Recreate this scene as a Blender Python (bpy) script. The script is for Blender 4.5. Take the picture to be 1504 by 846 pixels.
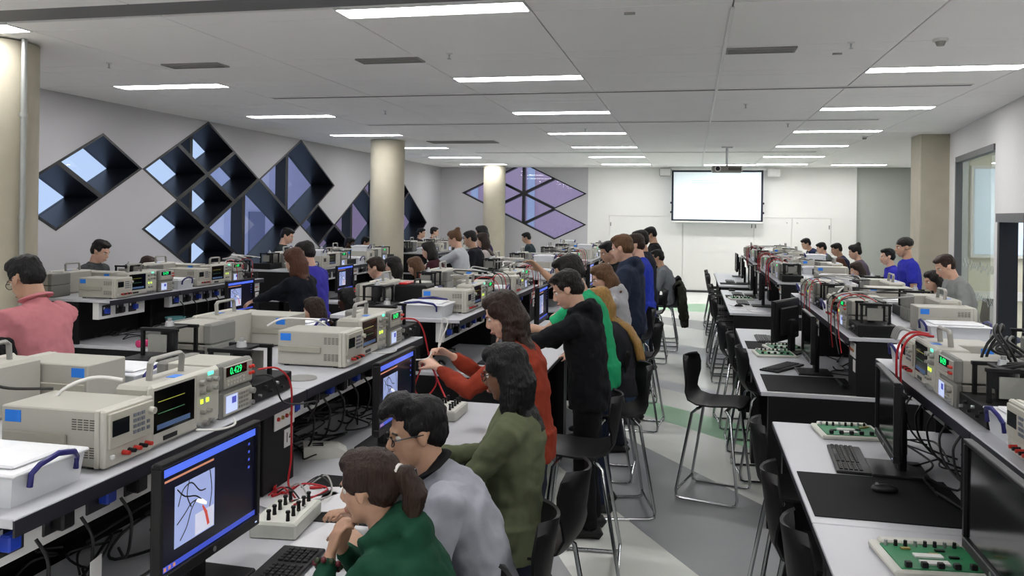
import bpy, bmesh, math, random
from mathutils import Vector, Matrix
random.seed(7)
PI = math.pi
for o in list(bpy.data.objects): bpy.data.objects.remove(o)
SC = bpy.context.scene
COL = SC.collection

# ------------------------------------------------------------------ camera, world, exposure
HC = 2.04                      # eye height of the photographer, metres
FPX, YAW, ROLL, CY = 1200.0, 0.2164, 0.0131, 314.38
cam = bpy.data.cameras.new('camera')
cam.sensor_width = 36.0
cam.lens = FPX / 1504 * 36.0
cam.shift_y = -(423.0 - CY) / 1504
cam.clip_start, cam.clip_end = 0.05, 200
camo = bpy.data.objects.new('camera', cam); COL.objects.link(camo)
f_ = Vector((-math.sin(YAW), math.cos(YAW), 0)); r_ = Vector((math.cos(YAW), math.sin(YAW), 0)); u_ = Vector((0, 0, 1))
r2 = r_ * math.cos(ROLL) + u_ * math.sin(ROLL); u2 = u_ * math.cos(ROLL) - r_ * math.sin(ROLL)
M = Matrix((r2, u2, -f_)).transposed().to_4x4(); M.translation = Vector((0, 0, HC))
camo.matrix_world = M
SC.camera = camo

w = bpy.data.worlds.new('overcast_sky'); SC.world = w; w.use_nodes = True
bg = w.node_tree.nodes['Background']; bg.inputs[0].default_value = (0.62, 0.76, 1.0, 1); bg.inputs[1].default_value = 1.15
SC.view_settings.view_transform = 'Standard'; SC.view_settings.look = 'None'
SC.view_settings.gamma = 1.0; SC.view_settings.use_curve_mapping = False
SC.view_settings.exposure = 0.0
LAMP_STRENGTH = 31.5

# ------------------------------------------------------------------ materials
def lin(h):
    h = h.lstrip('#'); c = [int(h[i:i+2], 16) / 255 for i in (0, 2, 4)]
    return tuple(x / 12.92 if x <= .04045 else ((x + .055) / 1.055) ** 2.4 for x in c) + (1,)
MATS = {}
def mat(name, hexc, rough=.5, metal=0.0, var=.08, scale=25.0, bump=0.0, bscale=None, emit=0.0, stretch=None, alpha=None, coat=0.0, spec=.5):
    if name in MATS: return MATS[name]
    m = bpy.data.materials.new(name); m.use_nodes = True
    nt = m.node_tree; b = nt.nodes['Principled BSDF']
    c = lin(hexc)
    b.inputs['Roughness'].default_value = rough; b.inputs['Metallic'].default_value = metal
    b.inputs['Specular IOR Level'].default_value = spec
    if coat: b.inputs['Coat Weight'].default_value = coat
    tc = nt.nodes.new('ShaderNodeTexCoord'); mp = nt.nodes.new('ShaderNodeMapping')
    nt.links.new(tc.outputs['Object'], mp.inputs[0])
    if stretch: mp.inputs['Scale'].default_value = stretch
    n = nt.nodes.new('ShaderNodeTexNoise'); n.inputs['Scale'].default_value = scale; n.inputs['Detail'].default_value = 4
    nt.links.new(mp.outputs[0], n.inputs['Vector'])
    if emit:
        b.inputs['Base Color'].default_value = c
        b.inputs['Emission Color'].default_value = c; b.inputs['Emission Strength'].default_value = emit
    else:
        mx = nt.nodes.new('ShaderNodeMix'); mx.data_type = 'RGBA'
        mx.inputs[6].default_value = tuple(x * (1 - var) for x in c[:3]) + (1,)
        mx.inputs[7].default_value = tuple(min(1, x * (1 + var)) for x in c[:3]) + (1,)
        nt.links.new(n.outputs[0], mx.inputs[0]); nt.links.new(mx.outputs[2], b.inputs['Base Color'])
    if bump:
        bp = nt.nodes.new('ShaderNodeBump'); bp.inputs['Strength'].default_value = bump; bp.inputs['Distance'].default_value = .01
        n2 = nt.nodes.new('ShaderNodeTexNoise'); n2.inputs['Scale'].default_value = bscale or scale * 4; n2.inputs['Detail'].default_value = 3
        nt.links.new(mp.outputs[0], n2.inputs['Vector']); nt.links.new(n2.outputs[0], bp.inputs['Height'])
        nt.links.new(bp.outputs[0], b.inputs['Normal'])
    if alpha is not None: b.inputs['Alpha'].default_value = alpha
    MATS[name] = m; return m

def glassmat(name, tint, rough=0.02, refl=1.0):
    m = bpy.data.materials.new(name); m.use_nodes = True; nt = m.node_tree
    nt.nodes.remove(nt.nodes['Principled BSDF']); out = nt.nodes['Material Output']
    t = nt.nodes.new('ShaderNodeBsdfTransparent'); t.inputs[0].default_value = lin(tint)
    g = nt.nodes.new('ShaderNodeBsdfGlossy'); g.inputs['Roughness'].default_value = rough
    fr = nt.nodes.new('ShaderNodeFresnel'); fr.inputs[0].default_value = 1.5
    ns = nt.nodes.new('ShaderNodeTexNoise'); ns.inputs['Scale'].default_value = 1.3
    mu = nt.nodes.new('ShaderNodeMath'); mu.operation = 'MULTIPLY'; mu.inputs[1].default_value = refl
    mx = nt.nodes.new('ShaderNodeMixShader')
    ge = nt.nodes.new('ShaderNodeNewGeometry'); sb = nt.nodes.new('ShaderNodeMath'); sb.operation = 'SUBTRACT'; sb.inputs[0].default_value = 1.0
    m2 = nt.nodes.new('ShaderNodeMath'); m2.operation = 'MULTIPLY'; m2.use_clamp = True
    nt.links.new(ge.outputs['Backfacing'], sb.inputs[1]); nt.links.new(fr.outputs[0], mu.inputs[0])
    nt.links.new(mu.outputs[0], m2.inputs[0]); nt.links.new(sb.outputs[0], m2.inputs[1]); nt.links.new(m2.outputs[0], mx.inputs[0])
    nt.links.new(t.outputs[0], mx.inputs[1]); nt.links.new(g.outputs[0], mx.inputs[2]); nt.links.new(mx.outputs[0], out.inputs[0])
    MATS[name] = m; return m

WALLGREY = mat('shaded_grey_paint', '#b9b8bb', .85, var=.02, scale=3, bump=.05, bscale=120)  # wall grey, with the weaker light on the window walls put into it
WALLWHITE = mat('white_paint', '#e3e2df', .8, var=.015, scale=3, bump=.04, bscale=120)
WALLGREEN = mat('grey_green_paint', '#a9ada7', .85, var=.02, scale=3)
CEILM = mat('ceiling_panel_paint', '#f0efee', .75, var=.025, scale=1.3)
CEILD = mat('ceiling_void', '#8a8b8d', .9)
CONC = mat('cast_concrete', '#b4ae9b', .8, var=.12, scale=4, bump=.12, bscale=40)
F_LIGHT = mat('light_grey_lino', '#e8eae4', .26, var=.05, scale=2.2, bump=.02, bscale=8)
F_DARK = mat('dark_grey_lino', '#a3a5a7', .26, var=.06, scale=2.2, bump=.02, bscale=8)
F_MID = mat('mid_grey_lino', '#b4b6ba', .32, var=.05, scale=2.2)
F_GREEN = mat('green_lino', '#9ccaa4', .32, var=.06, scale=2.2)
BLACKF = mat('black_window_frame', '#101014', .45, var=.2, scale=6)
REVEAL = mat('dark_reveal_panel', '#16161b', .38, var=.2, scale=4)
WIN = glassmat('window_glass', '#f0f4fa', .015, 1.6)
CLEARGL = glassmat('partition_glass', '#eef3f0', .01, 1.3)
BRICKO = mat('outside_brick', '#d0aab4', .9, var=.15, scale=18)
STONEO = mat('outside_stone', '#c9cbd8', .9, var=.1, scale=5)
ROADO = mat('outside_paving', '#dfe4ec', .9, var=.1, scale=5)
GLOW = mat('lamp_diffuser', '#fffdfd', .5, emit=LAMP_STRENGTH)
ALU = mat('brushed_aluminium', '#b7b9bb', .35, metal=.9, var=.05, scale=60)
CHROME = mat('chrome_tube', '#b9bcbe', .22, metal=1.0, var=.06, scale=40)
GALV = mat('galvanised_conduit', '#a9aca9', .45, metal=.7, var=.08)
LAM = mat('white_laminate', '#bfc0c5', .35, var=.02, scale=8)
EDGE = mat('dark_edging', '#1c1c26', .5, var=.1)
PANELB = mat('black_panel', '#101012', .6, var=.15, scale=10, bump=.03, spec=.25)
BEIGE = mat('beige_enamel', '#a8a69c', .5, var=.03, scale=20, bump=.02, bscale=300)
BEIGE2 = mat('pale_beige_plastic', '#bcbab0', .45, var=.03, scale=20)
GREYP = mat('mid_grey_plastic', '#94938d', .5, var=.05)
RUBBER = mat('grey_rubber_bumper', '#777772', .65, var=.06, bump=.04, bscale=200)
DARKP = mat('dark_plastic', '#151517', .45, var=.12, bump=.03, bscale=250, spec=.35)
BLACKG = mat('black_gloss', '#07070a', .12, var=.1)
DISP = mat('instrument_display', '#15181c', .15, var=.1)
KEYG = mat('grey_key', '#6f7480', .5)
BLUESTK = mat('blue_sticker', '#1e78dc', .45, var=.05)
RED = mat('red_plastic', '#b4141c', .4, var=.1)
REDC = mat('red_lead', '#b01820', .45, var=.1)
BLKC = mat('black_cable', '#101012', .5, var=.15)
GRYC = mat('grey_cable', '#a3a3a0', .5, var=.1)
WHTC = mat('white_cable', '#d6d6d2', .45, var=.05)
BLUEP = mat('blue_plug', '#1c3fb4', .4, var=.1)
BLUEH = mat('navy_handle', '#24246a', .4, var=.1)
CLEARP = mat('milky_plastic', '#dfe2e6', .3, var=.04, alpha=.82)
GREENLED = mat('green_digits', '#15d26a', .5, emit=1.6)
GREENK = mat('lit_green_key', '#c8f03c', .5, emit=1.4)
TEALK = mat('lit_teal_key', '#62e8c0', .5, emit=1.4)
TRACEY = mat('yellow_trace', '#a8a83c', .5, emit=.5)
TRACEG = mat('green_trace', '#3f7a50', .5, emit=.4)
SCRBLUE = mat('scope_softkey_bar', '#42597d', .5, emit=.35)
LCDW = mat('lcd_white', '#b7c3ea', .4, emit=.75)
LCDB = mat('lcd_blue', '#4a50b0', .4, emit=.5)
MON_DARK = mat('monitor_picture_dark', '#0b0d20', .25, emit=.35)
MON_BLUE = mat('monitor_title_bar', '#4a66d8', .3, emit=.9)
MON_BAR2 = mat('monitor_task_bar', '#3a4cb4', .3, emit=.8)
MON_PIC = mat('monitor_photo', '#8f9cc8', .3, emit=.75)
MON_WARM = mat('monitor_warm', '#c8876a', .3, emit=.55)
MON_OFF = mat('monitor_off', '#0a0b0c', .12, var=.1)
PCB = mat('green_circuit_board', '#1f7a4c', .45, var=.15, scale=60)
PCBT = mat('board_tray', '#cfcfc6', .5, var=.04)
BRASS = mat('brass', '#b39a5c', .35, metal=.8)
PAPER = mat('paper', '#d9d9dc', .8, var=.03)
MATB = mat('black_bench_mat', '#131415', .75, var=.1, scale=40, bump=.05, bscale=200, spec=.2)
SHELL = mat('black_moulded_shell', '#0e0e10', .5, var=.12, scale=12, bump=.03, bscale=150, spec=.3)
SEATG = mat('grey_moulded_shell', '#5b5c5e', .5, var=.08, scale=12)
PINK = mat('pink_case', '#c22a6a', .5, var=.1)
ORANGE = mat('orange_plastic', '#c76a2c', .5)
WHITEP = mat('white_plastic', '#dcdcda', .4, var=.03)
PROJS = mat('projected_slide', '#eaf6fc', .9, emit=.3)
PROJL = mat('projected_line', '#b4bcc4', .9, emit=.15)
TEAL = mat('teal_tub', '#6fb4b8', .5)
LEDR = mat('red_jack', '#c03028', .4)
NUMW = mat('number_card', '#dededa', .6)
INK = mat('black_ink', '#0c0c0c', .7)

# ------------------------------------------------------------------ mesh tools
class MB:
    def __init__(s): s.v = []; s.f = []; s.m = []; s.mi = 0
    def add(s, vs, fs):
        k = len(s.v); s.v += [tuple(v) for v in vs]; s.f += [tuple(i + k for i in f) for f in fs]; s.m += [s.mi] * len(fs); return s
    def box(s, x0, x1, y0, y1, z0, z1, b=0.0):
        if b <= 0:
            return s.add([(x0,y0,z0),(x1,y0,z0),(x1,y1,z0),(x0,y1,z0),(x0,y0,z1),(x1,y0,z1),(x1,y1,z1),(x0,y1,z1)],
                  [(3,2,1,0),(4,5,6,7),(0,1,5,4),(1,2,6,5),(2,3,7,6),(3,0,4,7)])
        # chamfered box (24 vertices)
        X = (x0, x1); Y = (y0, y1); Z = (z0, z1); vs = []; idx = {}
        for i in (0, 1):
            for j in (0, 1):
                for k in (0, 1):
                    sx, sy, sz = (b if i == 0 else -b), (b if j == 0 else -b), (b if k == 0 else -b)
                    for a, p in enumerate(((X[i], Y[j]+sy, Z[k]+sz), (X[i]+sx, Y[j], Z[k]+sz), (X[i]+sx, Y[j]+sy, Z[k]))):
                        idx[i, j, k, a] = len(vs); vs.append(p)
        fs = []
        for a in range(3):
            for sd in (0, 1):
                q = []
                for (p, r) in ((0,0),(1,0),(1,1),(0,1)):
                    t = [0,0,0]; t[a] = sd; o = [n for n in range(3) if n != a]; t[o[0]] = p; t[o[1]] = r; q.append(idx[t[0],t[1],t[2],a])
                flip = (sd == 0) ^ (a == 1)
                fs.append(tuple(reversed(q)) if flip else tuple(q))
        for a in range(3):
            o = [n for n in range(3) if n != a]
            for p in (0, 1):
                for r in (0, 1):
                    t0 = [0,0,0]; t1 = [0,0,0]; t0[o[0]] = t1[o[0]] = p; t0[o[1]] = t1[o[1]] = r; t0[a] = 0; t1[a] = 1
                    q = (idx[tuple(t0)+(o[0],)], idx[tuple(t1)+(o[0],)], idx[tuple(t1)+(o[1],)], idx[tuple(t0)+(o[1],)])
                    n = (Vector(vs[q[1]])-Vector(vs[q[0]])).cross(Vector(vs[q[2]])-Vector(vs[q[1]]))
                    d = Vector([0,0,0]); d[o[0]] = p*2-1; d[o[1]] = r*2-1
                    fs.append(q if n.dot(d) > 0 else tuple(reversed(q)))
        for i in (0,1):
            for j in (0,1):
                for k in (0,1):
                    q = (idx[i,j,k,0], idx[i,j,k,1], idx[i,j,k,2])
                    n = (Vector(vs[q[1]])-Vector(vs[q[0]])).cross(Vector(vs[q[2]])-Vector(vs[q[1]]))
                    fs.append(q if n.dot(Vector((i*2-1, j*2-1, k*2-1))) > 0 else tuple(reversed(q)))
        return s.add(vs, fs)
    def tube(s, pts, rad, seg=8, ref=None, caps=True):
        # rad: float, list of floats or list of (across_ref, other)
        pts = [Vector(p) for p in pts]; n = len(pts)
        if not isinstance(rad, (list, tuple)): rad = [rad] * n
        rings = []; prevB = None
        for i, p in enumerate(pts):
            T = (pts[min(i+1, n-1)] - pts[max(i-1, 0)])
            if T.length < 1e-9: T = Vector((0, 0, 1))
            T.normalize()
            R = Vector(ref) if ref is not None else (prevB if prevB is not None else (Vector((0, 1, 0)) if abs(T.y) < .9 else Vector((1, 0, 0))))
            B = R - T * R.dot(T)
            if B.length < 1e-5: B = T.orthogonal()
            B.normalize(); prevB = B; A = B.cross(T)
            r = rad[i]; rb, ra = r if isinstance(r, (tuple, list)) else (r, r)
            rings.append([p + B * (rb * math.cos(2*PI*k/seg)) + A * (ra * math.sin(2*PI*k/seg)) for k in range(seg)])
        vs = [v for r in rings for v in r]; fs = []
        for i in range(n - 1):
            for k in range(seg):
                a, b = i*seg+k, i*seg+(k+1) % seg
                fs.append((a, a+seg, b+seg, b))
        if caps: fs.append(tuple(range(seg))); fs.append(tuple(range((n-1)*seg, n*seg))[::-1])
        return s.add(vs, fs)
    def cyl(s, p0, p1, r0, r1=None, seg=12): return s.tube([p0, p1], [r0, r0 if r1 is None else r1], seg)
    def ell(s, c, r, R=None, seg=12, rings=8):
        c = Vector(c); vs = []; fs = []
        def P(th, ph):
            v = Vector((r[0]*math.sin(th)*math.cos(ph), r[1]*math.sin(th)*math.sin(ph), r[2]*math.cos(th)))
            return c + (R @ v if R is not None else v)
        vs.append(P(0, 0))
        for i in range(1, rings):
            for k in range(seg): vs.append(P(PI*i/rings, 2*PI*k/seg))
        vs.append(P(PI, 0)); L = len(vs) - 1
        for k in range(seg): fs.append((0, 1+k, 1+(k+1) % seg)); fs.append((L, L-seg+(k+1) % seg, L-seg+k))
        for i in range(rings-2):
            for k in range(seg):
                a = 1+i*seg+k; b = 1+i*seg+(k+1) % seg; fs.append((a, a+seg, b+seg, b))
        return s.add(vs, fs)
    def prism(s, poly, x0, x1, axis=0):
        # polygon in the plane of the two other axes, extruded along axis
        n = len(poly); vs = []
        for x in (x0, x1):
            for p in poly:
                q = list(p); q.insert(axis, x); vs.append(tuple(q))
        return s.add(vs, [tuple(range(n))[::-1], tuple(range(n, 2*n))] + [(i, (i+1) % n, n+(i+1) % n, n+i) for i in range(n)])
    def xf(s, Mx, start=0): s.v[start:] = [tuple(Mx @ Vector(v)) for v in s.v[start:]]; return s
    def mesh(s, name, mats, smooth=False):
        me = bpy.data.meshes.new(name); me.from_pydata(s.v, [], s.f)
        for m in (mats if isinstance(mats, (list, tuple)) else [mats]): me.materials.append(m)
        if any(s.m): me.polygons.foreach_set('material_index', s.m)
        if smooth:
            me.polygons.foreach_set('use_smooth', [True]*len(me.polygons))
            me.update()
            try: me.set_sharp_from_angle(angle=math.radians(42))
            except Exception: pass
        me.update(); return me
def fixn(me):
    bm = bmesh.new(); bm.from_mesh(me); bmesh.ops.recalc_face_normals(bm, faces=bm.faces); bm.to_mesh(me); bm.free(); return me
def B(x0, x1, y0, y1, z0, z1, b=0.0): return MB().box(x0, x1, y0, y1, z0, z1, b)
def spline(pts, n=6):
    pts = [Vector(p) for p in pts]; out = []
    for i in range(len(pts)-1):
        p0, p1, p2, p3 = pts[max(i-1, 0)], pts[i], pts[i+1], pts[min(i+2, len(pts)-1)]
        for k in range(n):
            t = k/n
            out.append(.5*((2*p1)+(p2-p0)*t+(2*p0-5*p1+4*p2-p3)*t*t+(3*p1-p0-3*p2+p3)*t**3))
    out.append(pts[-1]); return out

def link(name, me, parent=None, loc=(0,0,0), rot=None):
    o = bpy.data.objects.new(name, me); COL.objects.link(o)
    o.location = loc
    if rot is not None: o.rotation_euler = rot
    if parent is not None: o.parent = parent
    return o
def tag(o, label, cat, group=None, kind=None):
    if label: o['label'] = label
    if cat: o['category'] = cat
    if group: o['group'] = group
    if kind: o['kind'] = kind
    return o
def struct(name, mb, m, parent=None, smooth=False, label=None):
    o = link(name, fixn(mb.mesh(name, m, smooth)), parent)
    if parent is None: o['kind'] = 'structure'
    if label: o['label'] = label
    return o
def thing(name, parts, loc, rz, label, cat, group=None, rot=None, scale=None):
    """parts: list of (part name, mesh, sub-parts[, offset[, label]])"""
    e = bpy.data.objects.new(name, None); COL.objects.link(e); e.empty_display_size = .05
    e.location = loc; e.rotation_euler = rot if rot is not None else (0, 0, rz)
    if scale: e.scale = scale
    tag(e, label, cat, group)
    for p in parts:
        o = link(p[0], p[1], e, p[3] if len(p) > 3 and p[3] else (0, 0, 0))
        if len(p) > 4: o['label'] = p[4]
        if p[0] in ('vent_slots', 'keypad', 'key_rows', 'vent_slat'): o['kind'] = 'stuff'
        for q in (p[2] or []):
            link(q[0], q[1], o, q[3] if len(q) > 3 and q[3] else (0, 0, 0))
    return e
def single(name, mb, m, loc, rz, label, cat, group=None, smooth=False):
    me = mb if isinstance(mb, bpy.types.Mesh) else mb.mesh(name, m, smooth)
    return tag(link(name, me, None, loc, (0, 0, rz)), label, cat, group)
def text_mesh(s, size, m, extrude=.0005):
    cu = bpy.data.curves.new('lettering', 'FONT'); cu.body = s; cu.size = size; cu.extrude = extrude; cu.align_x = 'CENTER'; cu.align_y = 'CENTER'
    o = bpy.data.objects.new('lettering_tmp', cu); COL.objects.link(o)
    dg = bpy.context.evaluated_depsgraph_get(); me = bpy.data.meshes.new_from_object(o.evaluated_get(dg))
    bpy.data.objects.remove(o); me.materials.clear(); me.materials.append(m); return me
def orient(me, Mx):
    me.transform(Mx); return me
# text reads along +y, up +z, facing +x
FACE_X = Matrix(((0,0,1,0),(1,0,0,0),(0,1,0,0),(0,0,0,1)))
# ================================================================== the room
CEIL = 3.36; LW = -7.05; BWY = 22.55; Y0 = -4.0
COLX = [-6.1 + 1.267*k for k in range(-1, 8)]     # long ceiling joints
ROW0, PITCH = 5.07, 2.688                          # ceiling lamp rows
# floor with inlaid stripes
flo = struct('floor', B(LW-.6, 8.2, Y0, BWY+.1, -.1, 0), F_LIGHT)
def stripe(name, m, a, b, c, d):
    # stripe between two lines, each given by two floor points, run across the whole room
    def at(p, q, x): t = (x-p[0])/(q[0]-p[0]); return (x, p[1]+(q[1]-p[1])*t)
    L, R = -1.7, 1.3
    poly = [at(a, b, L), at(a, b, R), at(c, d, R), at(c, d, L)]
    mb = MB().prism(poly, 0.0, .0012, axis=2)
    struct(name, mb, m, flo)
stripe('floor_inlay', F_DARK, (-.55,5.78), (.07,4.76), (-.59,7.6), (.31,6.33))
stripe('floor_inlay', F_GREEN, (-.73,8.77), (.49,7.54), (-.79,9.45), (.2,8.57))
stripe('floor_inlay', F_MID, (-.63,10.17), (.21,9.37), (-.65,10.55), (.22,9.95))
stripe('floor_inlay', F_MID, (-.28,12.31), (.16,11.9), (-.31,13.4), (.17,13.0))
stripe('floor_inlay', F_DARK, (-.17,15.4), (.2,15.1), (-.18,16.6), (.21,16.35))
stripe('floor_inlay', F_GREEN, (-.2,18.0), (.31,17.9), (-.22,19.5), (.41,19.6))
stripe('floor_inlay', F_DARK, (-.78,4.9), (-.61,4.53), (-.78,3.2), (-.61,2.85))

# ceiling: dark void slab plus individual panels with open joints
ceil = struct('ceiling', B(LW-.6, 8.2, Y0, BWY+.1, CEIL+.05, CEIL+.2), CEILD)
gap = .004
rowsY = [(-4.0, 1.2, 0), (1.2, 3.5, 0), (3.5, 4.62, 0)]
lamps_at = [ROW0 + PITCH*i for i in range(7)]
for i, y in enumerate(lamps_at):
    rowsY += [(y-.12, y+.13, 1), (y+.13, y+1.47, 0), (y+1.47, y+1.74, 2)] 
    if i < 6: rowsY += [(y+1.74, y+PITCH-.12, 0)]
rowsY = [r for r in rowsY if r[0] < BWY-.1]
XS = [LW-.6] + [x for x in COLX if LW < x < 6.0] + [8.2]
LCOL = {-6.1: 'L', -6.1+1.267*3: 'M', -6.1+1.267*6: 'R'}
def is_lamp(ci, y):
    x = XS[ci]
    for k in (0, 3, 6):
        if abs(x - (-6.1+1.267*k)) < .02: return True
    return False
pcache = {}
for (a, b, kind) in rowsY:
    for ci in range(len(XS)-1):
        x0, x1 = XS[ci], XS[ci+1]
        if kind == 1 and is_lamp(ci, a): continue
        b2 = min(b, BWY+.05)
        key = (round(x1-x0, 3), round(b2-a, 3))
        if key not in pcache: pcache[key] = B(gap, key[0]-gap, gap, key[1]-gap, 0, .03, .003).mesh('ceiling_tile', CEILM)
        link('ceiling_tile', pcache[key], ceil, (x0, a, CEIL))
# long slot at the top edge of the view
struct('ceiling_slot', B(LW, 3.0, 4.64, 4.94, CEIL+.012, CEIL+.03), mat('slot_grille', '#6c6c6e', .7), ceil)
struct('ceiling_rail', B(.221, .249, 5.3, 22.2, CEIL-.012, CEIL-.0005, .002), WHITEP, ceil)
# lamps
lp = B(.012, 1.255, .01, .24, -.004, .02, .003)
lamp_parts = [('diffuser', lp.mesh('lamp_diffuser', GLOW), None),
              ('lamp_frame', MB().box(0,1.267,0,.012,-.006,.03).box(0,1.267,.238,.25,-.006,.03).box(0,.012,.012,.238,-.006,.03).box(1.255,1.267,.012,.238,-.006,.03).mesh('lamp_frame', WHITEP), None)]
ordn = ['nearest', 'second', 'third', 'fourth', 'fifth', 'sixth', 'seventh']
for i, y in enumerate(lamps_at):
    for k, nm in ((0, 'window-side'), (3, 'middle'), (6, 'right-hand')):
        thing('ceiling_light', lamp_parts, (-6.1+1.267*k, y-.12, CEIL), 0, f'long recessed white ceiling light, {ordn[i]} from camera in the {nm} row', 'ceiling light', 'recessed ceiling lights')
for y, k, t in ((5.07+6*PITCH, 5, 'beside the projector, in the far row'), (5.07+6*PITCH, 7, 'in the far row above the grey-green wall'), ):
    thing('ceiling_light', lamp_parts, (-6.1+1.267*k+(.05 if k == 5 else .55), y-.12, CEIL-.012), 0, f'recessed ceiling light {t}', 'ceiling light', 'recessed ceiling lights')
for i, y in enumerate((2.4, -.3, -3.0)):
    for k, nm in ((0, 'window-side'), (3, 'middle'), (6, 'right-hand')):
        thing('ceiling_light', lamp_parts, (-6.1+1.267*k, y-.12, CEIL-.012), 0, f'recessed ceiling light behind the camera, {nm} row, {ordn[i]}', 'ceiling light', 'ceiling lights behind the camera')
# air vents
VENT = mat('vent_void', '#3c3d38', .8); VENTF = mat('vent_frame', '#8f8f8c', .6)
def vent(x0, x1, y, d, label, dark=VENT):
    w = x1-x0; mb = MB()
    for q in range(3): mb.box(.01, w-.01, .02+q*(d-.04)/3, .02+(q+.45)*(d-.04)/3, -.012, -.002)
    fr = MB().box(0,w,0,.015,-.014,0).box(0,w,d-.015,d,-.014,0).box(0,.015,.015,d-.015,-.014,0).box(w-.015,w,.015,d-.015,-.014,0)
    thing('air_vent', [('vent_frame', fr.mesh('vent_frame', VENTF), None), ('vent_opening', B(.015,w-.015,.015,d-.015,-.006,0).mesh('vent_opening', dark), None), ('vent_slat', mb.mesh('vent_slat', VENTF), None)],
          (x0, y, CEIL+.001), 0, label, 'air vent', 'ceiling air vents')
vent(-4.72, -4.15, 6.55, .2, 'dark slatted ceiling vent closest to the concrete column at far left')
vent(-2.85, -2.28, 6.58, .2, 'dark slatted ceiling vent left of the second middle light')
vent(.25, .78, 6.6, .2, 'slatted ceiling vent right of the pale ceiling seam')
vent(-4.77, -3.5, 14.3, .42, 'large open dark ceiling vent above the middle column')
for (x0, x1, y, t) in ((-4.8, 2.65, 8.68, 'nearest long ceiling slot diffuser crossing the whole room'), (-4.8, 2.4, 11.55, 'second long ceiling slot diffuser crossing the room'), (-4.6, 2.4, 17.1, 'far long ceiling slot diffuser crossing the room')):
    thing('ceiling_slot_diffuser', [('slot_opening', B(0, x1-x0, 0, .09, -.006, -.001).mesh('slot_opening', mat('slot_grille', '#6c6c6e', .7)), None), ('slot_flange', MB().box(0,x1-x0,-.018,0,-.009,-.001).box(0,x1-x0,.09,.108,-.009,-.001).mesh('slot_flange', CEILM), None)],
          (x0, y, CEIL), 0, t, 'slot diffuser', 'ceiling slot diffusers')
# sprinklers, detectors, small ceiling fittings
spr = [('rose', MB().cyl((0,0,0), (0,0,-.008), .028, .024, 12).mesh('rose', WHITEP, True), None), ('nozzle', MB().cyl((0,0,-.008), (0,0,-.045), .008, .006, 8).cyl((0,0,-.045), (0,0,-.049), .016, .016, 10).mesh('nozzle', ALU, True), None)]
for i, (x, y, t) in enumerate(((-5.16, 6.43, 'beside the left column'), (-1.97, 6.47, 'behind the nearest middle light'), (1.15, 6.52, 'right of the short slatted vent'), (-3.9, 10.0, 'over the window-side aisle'), (-1.6, 12.4, 'beyond the third middle light'), (.6, 9.9, 'left of the third right light'), (1.3, 12.0, 'over the right benches'))):
    thing('sprinkler', spr, (x, y, CEIL), 0, f'small ceiling sprinkler head {t}', 'sprinkler', 'ceiling sprinklers')
det = [('detector_base', MB().cyl((0,0,0), (0,0,-.02), .055, .05, 16).mesh('detector_base', WHITEP, True), None), ('detector_cap', MB().cyl((0,0,-.02), (0,0,-.05), .038, .025, 14).mesh('detector_cap', GREYP, True), None)]
thing('smoke_detector', det, (1.76, 6.5, CEIL), 0, 'round smoke detector above the nearest right ceiling light', 'smoke detector')
thing('smoke_detector', det, (2.69, 14.0, CEIL), 0, 'far smoke detector between right lights near the concrete pier', 'smoke detector')
for (x, y, t) in ((-.41, 5.35, 'right of the nearest middle light'), (1.12, 6.93, 'in front of the nearest right light')):
    single('ceiling_sensor', MB().box(-.035,.035,-.012,.012,-.012,0), GREYP, (x, y, CEIL), 0, f'small flat grey ceiling sensor {t}', 'sensor')

# --- left wall with a lattice of diamond openings
HW, HH, GZ, GY = .74, .395, 1.78, 7.95
def node(i, j): return (GY + HW*i, GZ + HH*j)
small = [(0,1),(1,2),(3,2),(4,3),(5,2),(4,1),(3,0),(9,0),(4,-1),(10,-1)]     # (i, j) centres
big = [(6,0),(8,2),(14,2),(12,0),(16,0)]
DEP = .5
def diamond_cells():
    cells = {}
    for (i, j) in small: cells[(i, j)] = 1
    for (i, j) in big:
        for (a, b) in ((0,1),(0,-1),(1,0),(-1,0)): cells[(i+a, j+b)] = 2
    return cells
cells = diamond_cells()
# wall as solid lattice: every unit diamond that is not an opening is a solid piece, trimmed by floor and ceiling
def clip_poly(poly, z0, z1, y0, y1):
    def clip(P, f):
        out = []
        for k in range(len(P)):
            a, b = P[k], P[(k+1) % len(P)]; fa, fb = f(a), f(b)
            if fa >= 0: out.append(a)
            if fa*fb < 0: t = fa/(fa-fb); out.append((a[0]+(b[0]-a[0])*t, a[1]+(b[1]-a[1])*t))
        return out
    for f in (lambda p: p[1]-z0, lambda p: z1-p[1], lambda p: p[0]-y0, lambda p: y1-p[0]):
        if poly: poly = clip(poly, f)
    return poly
wl = MB()
for i in range(-19, 24):
    for j in range(-6, 6):
        if (i+j) % 2 == 0: continue
        if (i, j) in cells: continue
        y, z = node(i, j)
        p = clip_poly([(y-HW, z), (y, z-HH), (y+HW, z), (y, z+HH)], 0, CEIL+.05, Y0, BWY)
        if len(p) >= 3: wl.prism(p, LW-DEP, LW, axis=0)
struct('wall_left', wl, WALLGREY)
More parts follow.
